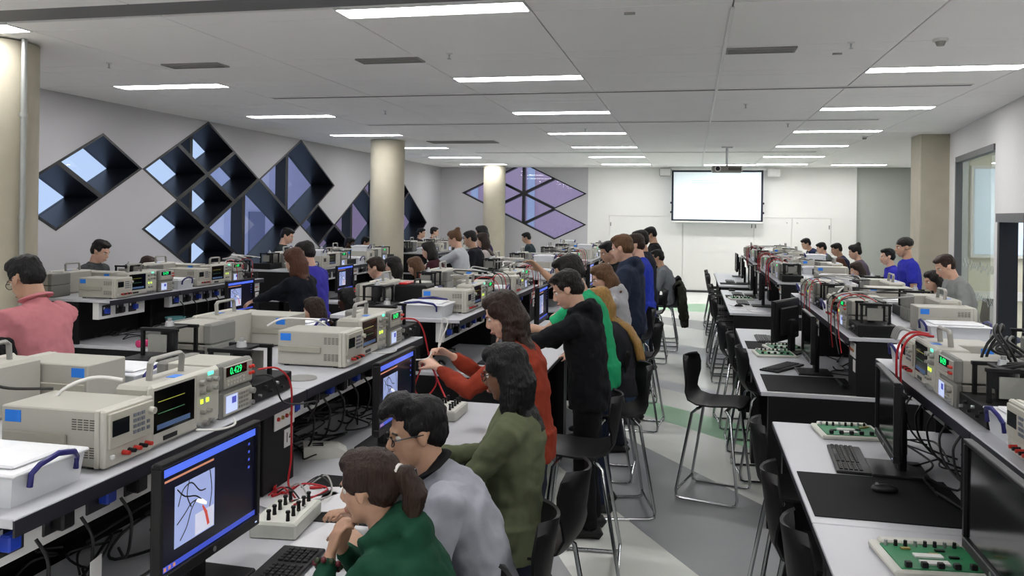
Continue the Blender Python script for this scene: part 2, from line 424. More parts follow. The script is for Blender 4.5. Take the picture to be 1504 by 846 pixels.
def diamond_window(idx, mp, cu, cz, hw, hh, dep, mull, zmax=9.0, rim=.03):
    """mp(u, z, d): point on the wall plane, d metres outwards"""
    e = bpy.data.objects.new(f'window_{idx}', None); COL.objects.link(e); e['kind'] = 'structure'
    c = [(cu-hw, cz), (cu, cz-hh), (cu+hw, cz), (cu, cz+hh)]
    k = rim*math.hypot(hw, hh)/hh; kz = k*hh/hw
    inn = [(cu-hw+k, cz), (cu, cz-hh+kz), (cu+hw-k, cz), (cu, cz+hh-kz)]
    for q in range(4):
        a, b = c[q], c[(q+1) % 4]; a2, b2 = inn[q], inn[(q+1) % 4]
        quad = clip_poly([a, b, b2, a2], 0, zmax, -99, 99)
        if len(quad) < 3: continue
        n = len(quad)
        vs = [mp(u, z, d) for d in (-.006, dep-.01) for (u, z) in quad]
        mb = MB().add(vs, [tuple(range(n)), tuple(range(n, 2*n))[::-1]] + [(i, n+i, n+(i+1) % n, (i+1) % n) for i in range(n)])
        link('reveal_panel', fixn(mb.mesh('reveal_panel', REVEAL)), e)
    g = clip_poly(inn, 0, zmax, -99, 99); n = len(g)
    vs = [mp(u, z, d) for d in (dep-.06, dep-.045) for (u, z) in g]
    link('pane', fixn(MB().add(vs, [tuple(range(n)), tuple(range(n, 2*n))[::-1]] + [(i, n+i, n+(i+1) % n, (i+1) % n) for i in range(n)]).mesh('pane', WIN)), e)
    if mull:
        t = .035 if hw < 1 else .05
        d0, d1 = (dep*.55, dep-.02) if dep > .3 else (.02, dep-.02)
        z0, z1 = max(0, cz-hh+t), min(zmax, cz+hh-t)
        p = [(cu-t, z0), (cu+t, z0), (cu+t, z1), (cu-t, z1)]
        vs = [mp(u, z, d) for d in (d0, d1) for (u, z) in p]
        link('mullion', MB().add(vs, [(0,1,2,3),(7,6,5,4)] + [(i, 4+i, 4+(i+1) % 4, (i+1) % 4) for i in range(4)]).mesh('mullion', BLACKF), e)
    return e
LMAP = lambda u, z, d: (LW-d, u, z)
n_ = 1
for (i, j) in small:
    y, z = node(i, j); diamond_window(n_, LMAP, y, z, HW, HH, DEP, i == 4, CEIL); n_ += 1
for (i, j) in big:
    y, z = node(i, j); diamond_window(n_, LMAP, y, z, 2*HW, 2*HH, DEP, True, CEIL); n_ += 1
# --- end wall, left section with diamond panes
BU, BZ, BH, BV, BD = -4.64, 2.63, .9, .43, .22
bcells = {(-1,0): 0, (1,0): 0, (0,1): 1, (0,-1): 1, (1,-2): 0}
wb = MB()
for i in range(-4, 4):
    for j in range(-8, 4):
        if (i+j) % 2 == 0 or (i, j) in bcells: continue
        u, z = BU+BH*i, BZ+BV*j
        p = clip_poly([(u-BH, z), (u, z-BV), (u+BH, z), (u, z+BV)], 0, CEIL+.05, LW-.6, -2.81)
        if len(p) >= 3:
            k = len(wb.v); wb.prism(p, BWY, BWY+.3, axis=1)
struct('wall_back_window_side', wb, WALLGREY)
BMAP = lambda u, z, d: (u, BWY+d, z)
for (i, j), mu in bcells.items():
    diamond_window(n_, BMAP, BU+BH*i, BZ+BV*j, BH, BV, BD, mu, CEIL, .035); n_ += 1
struct('wall_back', B(-2.81, 4.165, BWY, BWY+.3, 0, CEIL+.05), WALLWHITE)
struct('wall_back_right', B(4.165, 8.2, BWY+.06, BWY+.36, 0, CEIL+.05), WALLGREEN)
struct('wall_front', B(LW-.6, 8.2, Y0-.2, Y0, 0, CEIL+.05), WALLGREY)
# cupboard doors flush in the end wall
for k, (x0, x1) in enumerate(((-2.21,-.235),(-.215,1.60),(1.62,2.57),(2.59,3.54))):
    d = struct(f'door_{k+1}', B(x0+.006, x1-.006, BWY-.022, BWY+.002, .06, 2.03, .003), WALLWHITE)
    hx = x0+.03 if k in (0, 2) else x1-.05
    for z in (.25, 1.75): link('hinge', B(hx, hx+.02, BWY-.03, BWY-.021, z, z+.1, .002).mesh('hinge', mat('hinge_steel', '#4d4d4b', .4, metal=.8)), d)
    link('latch', MB().cyl((x1-.12 if k in (0,2) else x0+.12, BWY-.022, 1.9), (x1-.12 if k in (0,2) else x0+.12, BWY-.034, 1.9), .018).mesh('latch', ALU, True), d)
struct('trim_1', MB().box(-2.27, 3.6, BWY-.03, BWY, 2.035, 2.075).box(-2.27, -2.22, BWY-.03, BWY, 0, 2.035).box(3.55, 3.6, BWY-.03, BWY, 0, 2.035), WALLWHITE)
struct('baseboard_back', MB().box(-2.21, 3.54, BWY-.028, BWY, 0, .055), mat('dark_skirting', '#3a3b3d', .6))
struct('baseboard_left', MB().box(LW, LW+.015, Y0, BWY, 0, .08), mat('dark_skirting', '#3a3b3d', .6))
# --- right wall, running slightly outwards, with a glazed panel and a door opening
RW = lambda y: 3.40+.112*(y-9.55)
def rwall(mb, ya, yb, z0, z1, t=.16, off=0.0):
    return mb.add([(RW(ya)+off,ya,z0),(RW(ya)+off+t,ya,z0),(RW(yb)+off+t,yb,z0),(RW(yb)+off,yb,z0),(RW(ya)+off,ya,z1),(RW(ya)+off+t,ya,z1),(RW(yb)+off+t,yb,z1),(RW(yb)+off,yb,z1)],
                  [(3,2,1,0),(4,5,6,7),(0,1,5,4),(1,2,6,5),(2,3,7,6),(3,0,4,7)])
WY0, WY1, DY0, DY1 = 10.78, 13.15, 9.3, 10.5
mb = MB().box(RW(DY0), RW(DY0)+.16, Y0, DY0, 0, CEIL+.05); rwall(mb, DY0, DY1, 2.1, CEIL+.05); rwall(mb, DY1, WY0, 0, CEIL+.05); rwall(mb, WY0, WY1, 2.95, CEIL+.05); rwall(mb, WY0, WY1, 0, .12); rwall(mb, WY1, 14.3, 0, CEIL+.05)
struct('wall_right', mb, WALLWHITE)
struct('wall_right_far', B(6.0, 6.2, 14.3, BWY+.1, 0, CEIL+.05), WALLGREEN)
struct('wall_right_return', B(4.05, 6.2, 14.2, 14.35, 0, CEIL+.05), mat('cream_paint', '#cfcdbc', .8))
struct('trim_3', B(4.06, 6.1, 14.12, 14.2, .78, .92, .01), WHITEP)
e = bpy.data.objects.new(f'window_{n_}', None); COL.objects.link(e); e['kind'] = 'structure'
mb = MB(); rwall(mb, WY0, WY1, .12, 2.95, .012, .07); link('pane', fixn(mb.mesh('pane', CLEARGL)), e)
mb = MB(); rwall(mb, WY0, WY1, 2.88, 2.96, .09, -.02); rwall(mb, WY1-.06, WY1+.02, .12, 2.9, .09, -.02); rwall(mb, WY0, WY1, .1, .16, .09, -.02)
link('window_frame', mb.mesh('window_frame', mat('dark_grey_frame', '#57575a', .5)), e)
# etched chain of small diamonds on the glass
INKG = mat('etched_grey', '#9a9e9c', .8)
rr = random.Random(3)
for z0 in (1.42, 1.02):
    y = WY0+.12
    while y < WY1-.15:
        s = rr.choice((.04, .05, .07, .1)); mb = MB()
        c = [(y, z0), (y+s, z0-s*.75), (y+2*s, z0), (y+s, z0+s*.75)]
        for q in range(4):
            (a, za), (b, zb) = c[q], c[(q+1) % 4]; mb.tube([(RW(a)+.064, a, za), (RW(b)+.064, b, zb)], .0035, 4)
        link('etched_diamond', mb.mesh('etched_diamond', INKG), e); y += 2.3*s
d = bpy.data.objects.new('door_5', None); COL.objects.link(d); d['kind'] = 'structure'
mb = MB(); rwall(mb, DY1-.09, DY1, 0, 2.1, .2, -.03); link('door_jamb', mb.mesh('door_jamb', BLACKF), d)
mb = MB(); rwall(mb, DY0, DY1, 2.02, 2.12, .26, -.05); link('door_head', mb.mesh('door_head', mat('dark_grey_frame', '#57575a', .5)), d)
mb = MB(); rwall(mb, DY0, DY0+.09, 0, 2.1, .2, -.03); link('door_jamb', mb.mesh('door_jamb', BLACKF), d)
# neighbouring room seen through the glass
struct('wall_next_room', B(7.4, 7.6, 7.0, 14.3, 0, CEIL), WALLWHITE)
struct('trim_2', B(7.3, 7.4, 7.0, 14.2, 1.0, 1.16, .01), WHITEP)
struct('wall_next_room_end', B(3.9, 7.6, 14.36, 14.5, 0, CEIL), mat('cream_paint', '#cfcdbc', .8))
e2 = bpy.data.objects.new('window_30', None); COL.objects.link(e2); e2['kind'] = 'structure'
link('blind', B(4.34, 5.3, 14.1, 14.16, 1.5, 2.85, .01).mesh('blind', mat('daylit_blind', '#c9dcee', .6, emit=.35)), e2)
link('window_frame', MB().box(4.3,5.34,14.12,14.2,1.45,1.5).box(4.3,5.34,14.12,14.2,2.85,2.9).box(4.3,4.34,14.12,14.2,1.5,2.85).box(5.3,5.34,14.12,14.2,1.5,2.85).mesh('window_frame', WHITEP), e2)
for i, (x, y) in enumerate(((4.3, 10.5), (4.6, 12.6), (5.9, 10.5), (5.9, 12.6))):
    thing('ceiling_light', lamp_parts, (x, y, CEIL-.012), 0, f'recessed ceiling light in the room behind the glass, {ordn[i]}', 'ceiling light', 'lights in the neighbouring room')
chairb = MB().ell((0,0,.45), (.25,.22,.06)).tube([(-.2,0,.5),(-.27,0,.75),(-.28,0,1.0)], [(.2,.03),(.22,.035),(.18,.03)], 12, ref=(0,1,0))
thing('office_chair', [('cushion', chairb.mesh('cushion', mat('navy_fabric', '#1d2440', .8, bump=.1), True), None), ('pedestal', MB().cyl((0,0,.05),(0,0,.4),.03).cyl((-.25,0,.03),(.25,0,.03),.02).cyl((0,-.25,.03),(0,.25,.03),.02).mesh('pedestal', DARKP, True), None)],
      (4.1, 12.1, 0), 1.0, 'navy office chair behind the glazed partition', 'chair')

# --- concrete columns
def column(x, y, r, label):
    mb = MB(); mb.tube([(0,0,0),(0,0,.02),(0,0,CEIL-.012)], [r, r, r], 40, caps=True)
    o = tag(link('concrete_column', mb.mesh('concrete_column', CONC, True), None, (x, y, 0)), label, 'column', None, 'structure')
    return o
column(-5.46, 5.5, .31, 'fat round concrete column with steel conduit at far left')
column(-5.44, 14.1, .31, 'round concrete column in front of the diamond windows')
column(-5.27, 21.7, .3, 'far round concrete column in front of the end window')
struct('column_pier', B(3.44, 4.02, 13.72, 14.25, 0, CEIL+.02, .02), CONC)
cx, cy = -5.46+.31*math.cos(-.62)+.02, 5.5+.31*math.sin(-.62)+.05
thing('conduit', [('pipe', MB().cyl((0,0,.05),(0,0,CEIL),.022,.022,12).mesh('pipe', GALV, True), None)] +
      [('pipe_clip', MB().cyl((0,0,z),(0,0,z+.03),.03,.03,12).mesh('pipe_clip', GALV, True), None) for z in (.6, 1.95, 2.75)] +
      [('junction_box', MB().cyl((-.02,-.03,1.55),(.03,-.07,1.55),.055,.05,14).mesh('junction_box', GALV, True), None)], (-5.115, 5.42, 0), 0, 'vertical steel conduit clipped to the left concrete column', 'conduit')

# --- projection screen, speakers, projector
sx0, sx1, sz0, sz1 = -.53, 1.82, 1.92, 3.27
parts = [('screen_fabric', B(sx0+.05, sx1-.05, 22.29, 22.3, sz0+.04, sz1-.05).mesh('screen_fabric', PROJS), [
            ('projected_figure', MB().box(.24,.52,22.285,22.289,2.72,2.73).box(.24,.52,22.285,22.289,2.28,2.29).box(.24,.25,22.285,22.289,2.29,2.72).box(.51,.52,22.285,22.289,2.29,2.72).mesh('projected_figure', PROJL)),
            ('projected_text', MB().box(.0,.62,22.285,22.289,2.98,2.99).box(.0,.85,22.285,22.289,2.93,2.94).mesh('projected_text', PROJL))]),
         ('screen_border', MB().box(sx0,sx1,22.27,22.29,sz1-.05,sz1).box(sx0,sx1,22.27,22.29,sz0,sz0+.04).box(sx0,sx0+.05,22.27,22.29,sz0+.04,sz1-.05).box(sx1-.05,sx1,22.27,22.29,sz0+.04,sz1-.05).mesh('screen_border', mat('navy_border', '#15182c', .6)), None),
         ('weight_bar', B(sx0-.03, sx1+.03, 22.26, 22.31, sz0-.05, sz0, .01).mesh('weight_bar', WHITEP), None),
         ('screen_case', B(sx0-.08, sx1+.08, 22.25, 22.5, sz1, CEIL-.005, .01).mesh('screen_case', WHITEP), None)]
for z in (2.15, 2.4): 
    for x in (sx0-.015, sx1+.015): parts.append(('tension_tab', MB().ell((x, 22.28, z), (.02,.015,.03), None, 8, 6).mesh('tension_tab', mat('navy_border', '#15182c', .6), True), None))
thing('projection_screen', parts, (0,0,0), 0, 'lit projection screen hanging on the white end wall', 'screen')
for x, t, m in ((-.7, 'grey wall speaker left of the projection screen', GREYP), (2.08, 'white wall speaker right of the projection screen', WHITEP)):
    thing('wall_speaker', [('cabinet', B(-.16,.16,-.18,0,0,.22,.03).mesh('cabinet', m), None), ('grille', B(-.14,.14,-.19,-.178,.02,.2,.01).mesh('grille', mat('speaker_grille', '#cacac8', .7)), None), ('bracket', B(-.03,.03,0,.25,.08,.14).mesh('bracket', ALU), None)], (x, 22.3, 3.1), 0, t, 'speaker')
thing('projector', [('case', B(-.28,.28,-.2,.2,0,.115,.02).mesh('case', mat('projector_grey', '#8e8b86', .5)), [('lens', MB().cyl((-.17,-.2,.06),(-.17,-.24,.06),.045,.04,16).mesh('lens', BLACKG, True)), ('vent', MB().box(.02,.25,-.206,-.2,.03,.085).mesh('vent', mat('vent_void2', '#55524e', .7)))]),
                    ('lens_ring', MB().cyl((-.17,-.2,.06),(-.17,-.225,.06),.06,.055,16).mesh('lens_ring', WHITEP, True), None),
                    ('mount_pole', MB().cyl((0,0,.115),(0,0,.46),.025).mesh('mount_pole', ALU, True), None), ('mount_plate', B(-.1,.1,-.1,.1,.46,.475).mesh('mount_plate', ALU), None)],
      (.64, 16.0, CEIL-.478), 0, 'ceiling projector on a pole in front of the lit screen', 'projector')
# --- neighbouring buildings and ground outside the windows
ext = struct('ground_outside', B(-60, -8.2, -10, 80, -4.2, -4), ROADO)
struct('ground_outside_back', B(-8.2, 12, 23.2, 80, -4.2, -4), ROADO)
ob = tag(link('brick_building', None), 'brick building seen through the diamond panes', 'building', None, 'structure')
link('brick_wall', B(-16, 3, 33, 34, -4, 7).mesh('brick_wall', BRICKO), ob)
link('stone_fin', MB().box(-6.6,-6.3,32.9,33,-4,7).box(-9.0,-8.7,32.9,33,-4,7).box(-3.6,-3.2,32.9,33,-4,7).mesh('stone_fin', STONEO), ob)
link('side_wall', B(-17, -16, 26.2, 34, -4, 6.5).mesh('side_wall', mat('outside_lilac_render', '#c3bfd2', .9, var=.1, scale=3)), ob)
for k in range(3): link('window_opening', B(-15.99, -15.93, 27.4+k*2.1, 28.5+k*2.1, .3, 2.0).mesh('window_opening', mat('outside_window', '#7d8299', .2)), ob)
# ================================================================== prototypes (front faces +x, width along y, base at z = 0)
def make_psu(lod):
    w, h, d = .212, .172, .37; y0, y1 = -w/2, w/2
    P = [('case', B(-d, -.03, y0, y1, .008, h, .004).mesh('case', BEIGE), None),
         ('front_bezel', MB().box(-.032, -.012, y0-.003, y1+.003, .006, h+.003, .005).box(-.05, -.034, y0-.002, y1+.002, .006, h+.002, .002).mesh('front_bezel', BEIGE2), None),
         ('front_panel', MB().box(-.013, -.004, y0+.008, y1-.008, .06, h-.008, .002).mesh('front_panel', mat('psu_panel', '#b7b4a8', .5)), [
             ('display', B(-.005, -.002, y0+.018, y0+.09, .095, .142).mesh('display', DISP))]),
         ('side_handle', B(-.36, -.14, y0-.009, y0-.0005, .07, .1, .003).mesh('side_handle', mat('handle_beige', '#9c998d', .5)), None), ('side_handle', B(-.36, -.14, y1+.0005, y1+.009, .07, .1, .003).mesh('side_handle', mat('handle_beige', '#9c998d', .5)), None),
         ('asset_sticker', B(-.355, -.3, y0-.0015, y0, .125, .16).mesh('asset_sticker', BLUESTK), None, None, 'blue asset sticker'), ('asset_sticker', B(-.355, -.3, y1, y1+.0015, .125, .16).mesh('asset_sticker', BLUESTK), None, None, 'blue asset sticker')]
    if lod < 2:
        mb = MB()
        for sy in (y0-.0012, y1+.0002):
            for g in (.035, .115):
                for c in range(4):
                    for r in range(5): mb.box(-.125+c*.02, -.11+c*.02, sy, sy+.001, g+r*.007, g+r*.007+.003)
        P.append(('vent_slots', mb.mesh('vent_slots', mat('slot_dark', '#4b4a46', .7)), None))
        P.append(('knob', MB().cyl((-.005,y1-.022,.135),(.012,y1-.022,.135),.0115,.0105,14).mesh('knob', BEIGE2, True), None))
        kb = MB()
        for c in range(3):
            for r in range(4): kb.box(-.006, -.001, .003+c*.019, .016+c*.019, .082+r*.017, .092+r*.017)
        kb.box(-.006, -.001, .066, .078, .082, .092).box(-.006, -.001, .066, .078, .1, .11)
        P.append(('keypad', kb.mesh('keypad', KEYG), None))
        for k in range(5):
            P.append(('terminal', MB().cyl((-.012, y0+.075+k*.026, .036),(.012, y0+.075+k*.026, .036),.0075,.006,10).mesh('terminal', LEDR if k % 2 == 0 else DARKP, True), None))
        P.append(('power_button', B(-.012, -.002, y0+.016, y0+.03, .03, .042, .002).mesh('power_button', WHITEP), None))
        P.append(('foot', MB().box(-.08,-.06,y0+.01,y0+.03,0,.009).box(-.08,-.06,y1-.03,y1-.01,0,.009).box(-.34,-.32,y0+.01,y0+.03,0,.009).box(-.34,-.32,y1-.03,y1-.01,0,.009).mesh('foot', DARKP), None))
    else: P[0] = ('case', B(-d, -.03, y0, y1, 0, h, .004).mesh('case', BEIGE), None)
    return P
def make_scope(lod):
    w, h, d = .38, .205, .15; y0, y1 = -w/2, w/2
    P = [('case', B(-d, -.02, y0+.008, y1-.008, .0, h-.006, .012).mesh('case', BEIGE), None),
         ('front_frame', MB().box(-.03, -.006, y0, y1, .006, h, .01).mesh('front_frame', BEIGE2), None),
         ('screen', B(-.008, -.004, y0+.012, y0+.225, .05, h-.018, .001).mesh('screen', BLACKG), [
             ('trace', MB().tube([(-.0035, y0+.03+k*.006, .148+(.0012 if k % 2 else 0)) for k in range(24)], .0009, 4).mesh('trace', TRACEY)),
             ('trace', MB().tube([(-.0035, y0+.03+k*.006, .112-(.0012 if k % 2 else 0)) for k in range(24)], .0009, 4).mesh('trace', TRACEG)),
             ('softkey_bar', B(-.0042, -.0034, y0+.026, y0+.2, .06, .076).mesh('softkey_bar', SCRBLUE))]),
         ('control_panel', B(-.008, -.004, y0+.235, y1-.01, .03, h-.012, .001).mesh('control_panel', mat('scope_panel', '#bab8ae', .5)), None),
         ('carry_handle', MB().tube([(-.09,y0+.1,h-.008),(-.085,y0+.1,h+.05),(-.085,y0+.115,h+.062),(-.085,y1-.125,h+.062),(-.085,y1-.11,h+.05),(-.09,y1-.11,h-.008)], [(.012,.008)]*6, 8, ref=(1,0,0)).mesh('carry_handle', GREYP, True), None),
         ('asset_sticker', MB().box(-.07,-.03,-.03,.02,h-.006,h-.0045).mesh('asset_sticker', BLUESTK), None)]
    if lod < 2:
        for (yy, zz, r) in ((y0+.26,.165,.011),(y0+.3,.17,.009),(y0+.335,.135,.009),(y0+.3,.135,.009),(y0+.262,.13,.008),(y0+.265,.062,.008),(y0+.3,.062,.008),(y0+.34,.165,.01)):
            P.append(('knob', MB().cyl((-.004,yy,zz),(.014,yy,zz),r,r*.9,12).mesh('knob', GREYP, True), None))
        P.append(('lit_button', MB().box(-.004,0,y0+.258,y0+.27,.092,.106).box(-.004,0,y0+.292,y0+.304,.092,.106).mesh('lit_button', GREENK), None))
        P.append(('run_button', B(-.004,0,y0+.3,y0+.33,.183,.194).mesh('run_button', TEALK), None))
        P.append(('socket_row', MB().cyl((-.006,y0+.25,.022),(.012,y0+.25,.022),.009,.009,10).cyl((-.006,y0+.285,.022),(.012,y0+.285,.022),.009,.009,10).cyl((-.006,y0+.32,.022),(.012,y0+.32,.022),.009,.009,10).mesh('socket_row', ALU, True), None))
        P.append(('usb_slot', B(-.006,-.003,y0+.06,y0+.13,.02,.034).mesh('usb_slot', DARKP), None))
    return P
digits = {}
def make_meter(lod, txt='0.429'):
    w, h, d = .215, .1, .28; y0, y1 = -w/2, w/2
    P = [('case', B(-d+.02, -.03, y0+.006, y1-.006, .004, h-.004, .003).mesh('case', BEIGE), None),
         ('bumper', B(-.045, -.012, y0, y1, 0, h, .008).mesh('bumper', RUBBER), None), ('bumper', B(-d, -d+.05, y0, y1, 0, h, .008).mesh('bumper', RUBBER), None),
         ('front_panel', B(-.013, -.004, y0+.012, y1-.012, .01, h-.01, .003).mesh('front_panel', mat('meter_panel', '#a3a199', .5)), [
             ('display', B(-.0045, -.003, y0+.02, y1-.055, .052, h-.014).mesh('display', BLACKG))])]
    me = digits.get(txt)
    if me is None: me = digits[txt] = orient(text_mesh(txt, .036, GREENLED, .0003), Matrix.Translation((-.0022, -.024, .069)) @ FACE_X)
    P.append(('reading', me, None))
    if lod < 2:
        kb = MB()
        for c in range(6):
            for r in range(2): kb.box(-.005, -.001, y0+.024+c*.021, y0+.039+c*.021, .02+r*.013, .028+r*.013)
        P.append(('keypad', kb.mesh('keypad', BEIGE2), None))
        for k in range(4):
            P.append(('terminal', MB().cyl((-.006, y1-.035+(k % 2)*.018, .04+(k//2)*.024),(.006, y1-.035+(k % 2)*.018, .04+(k//2)*.024),.006,.006,10).mesh('terminal', LEDR, True), None))
    return P
def make_generator(lod):
    w, h, d = .215, .1, .28; y0, y1 = -w/2, w/2
    P = [('case', B(-d+.02, -.03, y0+.006, y1-.006, .004, h-.004, .003).mesh('case', BEIGE), None),
         ('bumper', B(-.045, -.012, y0, y1, 0, h, .008).mesh('bumper', RUBBER), None), ('bumper', B(-d, -d+.05, y0, y1, 0, h, .008).mesh('bumper', RUBBER), None),
         ('front_panel', B(-.013, -.004, y0+.012, y1-.012, .01, h-.01, .003).mesh('front_panel', mat('generator_panel', '#aeaca4', .5)), [
             ('display', B(-.0045, -.003, y0+.022, y0+.098, .02, h-.018).mesh('display', LCDW)), ('display_graph', B(-.003, -.0025, y0+.06, y0+.088, .05, h-.026).mesh('display_graph', LCDB))])]
    if lod < 2:
        kb = MB()
        for c in range(4):
            for r in range(4): kb.box(-.005, -.001, y0+.11+c*.017, y0+.122+c*.017, .022+r*.016, .031+r*.016)
        P.append(('keypad', kb.mesh('keypad', GREYP), None))
        P.append(('knob', MB().cyl((-.005,y1-.025,.072),(.014,y1-.025,.072),.012,.011,14).mesh('knob', GREYP, True), None))
        P.append(('connector', MB().cyl((-.006,y1-.025,.028),(.012,y1-.025,.028),.008,.008,10).mesh('connector', ALU, True), None))
    return P
def make_rig(lod):
    w, d, h = .31, .24, .078; y0, y1 = -w/2, w/2
    P = [('base_box', B(-d, 0, y0, y1, .004, h, .003).mesh('base_box', PANELB), None),
         ('tower_post', B(-.22,-.205,y0+.03,y0+.045,h,h+.115).mesh('tower_post', PANELB), None), ('tower_post', B(-.05,-.035,y0+.03,y0+.045,h,h+.115).mesh('tower_post', PANELB), None), ('tower_post', B(-.22,-.205,y0+.19,y0+.205,h,h+.115).mesh('tower_post', PANELB), None), ('tower_post', B(-.05,-.035,y0+.19,y0+.205,h,h+.115).mesh('tower_post', PANELB), None),
         ('top_rail', B(-.225,-.03,y0+.028,y0+.05,h+.115,h+.13,.002).mesh('top_rail', PANELB), None), ('top_rail', B(-.225,-.03,y0+.185,y0+.207,h+.115,h+.13,.002).mesh('top_rail', PANELB), None),
         ('top_plate', B(-.18,-.08,y0+.05,y0+.185,h+.117,h+.128,.002).mesh('top_plate', PANELB), [('gauge', MB().cyl((-.12,y0+.11,h+.128),(-.12,y0+.11,h+.15),.022,.018,16).cyl((-.12,y0+.11,h+.15),(-.12,y0+.11,h+.165),.01,.01,10).mesh('gauge', ALU, True))]),
         ('motor', MB().cyl((-.12,y0+.11,h+.04),(-.12,y0+.11,h+.12),.04,.04,16).cyl((-.12,y0+.11,h),(-.12,y0+.11,h+.04),.025,.03,12).mesh('motor', mat('dark_steel', '#3a3b3d', .35, metal=.7), True), None),
         ('label_plate', B(-.17,-.075,y0+.2,y0+.206,h+.02,h+.1).mesh('label_plate', mat('label_plate', '#85857f', .5)), None)]
    if lod < 2:
        for k in range(6): P.append(('knob', MB().cyl((0,y0+.04+k*.045,.03+.025*(k % 2)),(.012,y0+.04+k*.045,.03+.025*(k % 2)),.007,.006,10).mesh('knob', ALU if k % 3 == 0 else DARKP, True), None))
        P.append(('foot', MB().box(-.03,-.01,y0+.01,y0+.03,0,.005).box(-.03,-.01,y1-.03,y1-.01,0,.005).box(-d+.01,-d+.03,y0+.01,y0+.03,0,.005).box(-d+.01,-d+.03,y1-.03,y1-.01,0,.005).mesh('foot', DARKP), None))
    return P
def make_tub(w=.26, d=.36, h=.1):
    y0, y1 = -w/2, w/2
    def handle(x, s):
        return MB().tube([(x,y0+.05,h*.45),(x+s*.004,y0+.05,h*.78),(x+s*.012,y0+.07,h*.98),(x+s*.014,0,h*1.1),(x+s*.012,y1-.07,h*.98),(x+s*.004,y1-.05,h*.78),(x,y1-.05,h*.45)], [(.008,.007)]*7, 8, ref=(0,0,1)).mesh('handle', BLUEH, True)
    mb = MB(); b0, b1 = .86, 1.0
    xs = (-d, 0)
    def ring(k, z): return [(-d/2-d/2*k, y0*k, z), (-d/2+d/2*k, y0*k, z), (-d/2+d/2*k, y1*k, z), (-d/2-d/2*k, y1*k, z)]
    o0, o1, i1, i0 = ring(.9, 0), ring(.97, h*.82), ring(.95, h*.82), ring(.88, .004)
    vs = o0+o1+i1+i0; fs = [(3,2,1,0), (12,13,14,15)]
    for a, b in ((0,4),(4,8),(8,12)):
        for k in range(4): fs.append((a+k, a+(k+1) % 4, b+(k+1) % 4, b+k))
    mb.add(vs, fs)
    P = [('tub', mb.mesh('tub', CLEARP), None),
         ('lid', MB().box(-d-.004, .004, y0-.004, y1+.004, h*.8, h*.9, .004).box(-d+.03, -.03, y0+.03, y1-.03, h*.9, h, .006).mesh('lid', mat('milky_lid', '#e4e5e8', .35)), None),
         ('handle', handle(.004, 1), None, None, 'navy blue clip handle'), ('handle', handle(-d-.004, -1), None, None, 'navy blue clip handle'),
         ('contents', MB().box(-d+.05,-d+.15,y0+.04,y1-.05,.006,h*.5,.01).box(-d+.18,-.06,y0+.05,y1-.04,.006,h*.42,.01).mesh('contents', mat('tub_contents', '#8d8f94', .6)), None)]
    return P
def MON_WIRES(y0, zb):
    mb = MB()
    for P in (((.085,.25),(.12,.22),(.17,.205),(.2,.185)), ((.085,.15),(.12,.17),(.15,.19),(.18,.192)), ((.1,.1),(.13,.13),(.15,.17),(.17,.19)), ((.09,.2),(.11,.24),(.15,.25),(.19,.215),(.22,.21)), ((.14,.26),(.13,.22),(.15,.18)), ((.24,.26),(.25,.2),(.24,.15))):
        mb.tube(spline([(-.003, y0+a, zb+b) for a, b in P], 4), [(.0004,.0022)]*((len(P)-1)*4+1), 5, ref=(1,0,0))
    return mb.mesh('picture_detail', mat('monitor_black', '#0a0a14', .3))
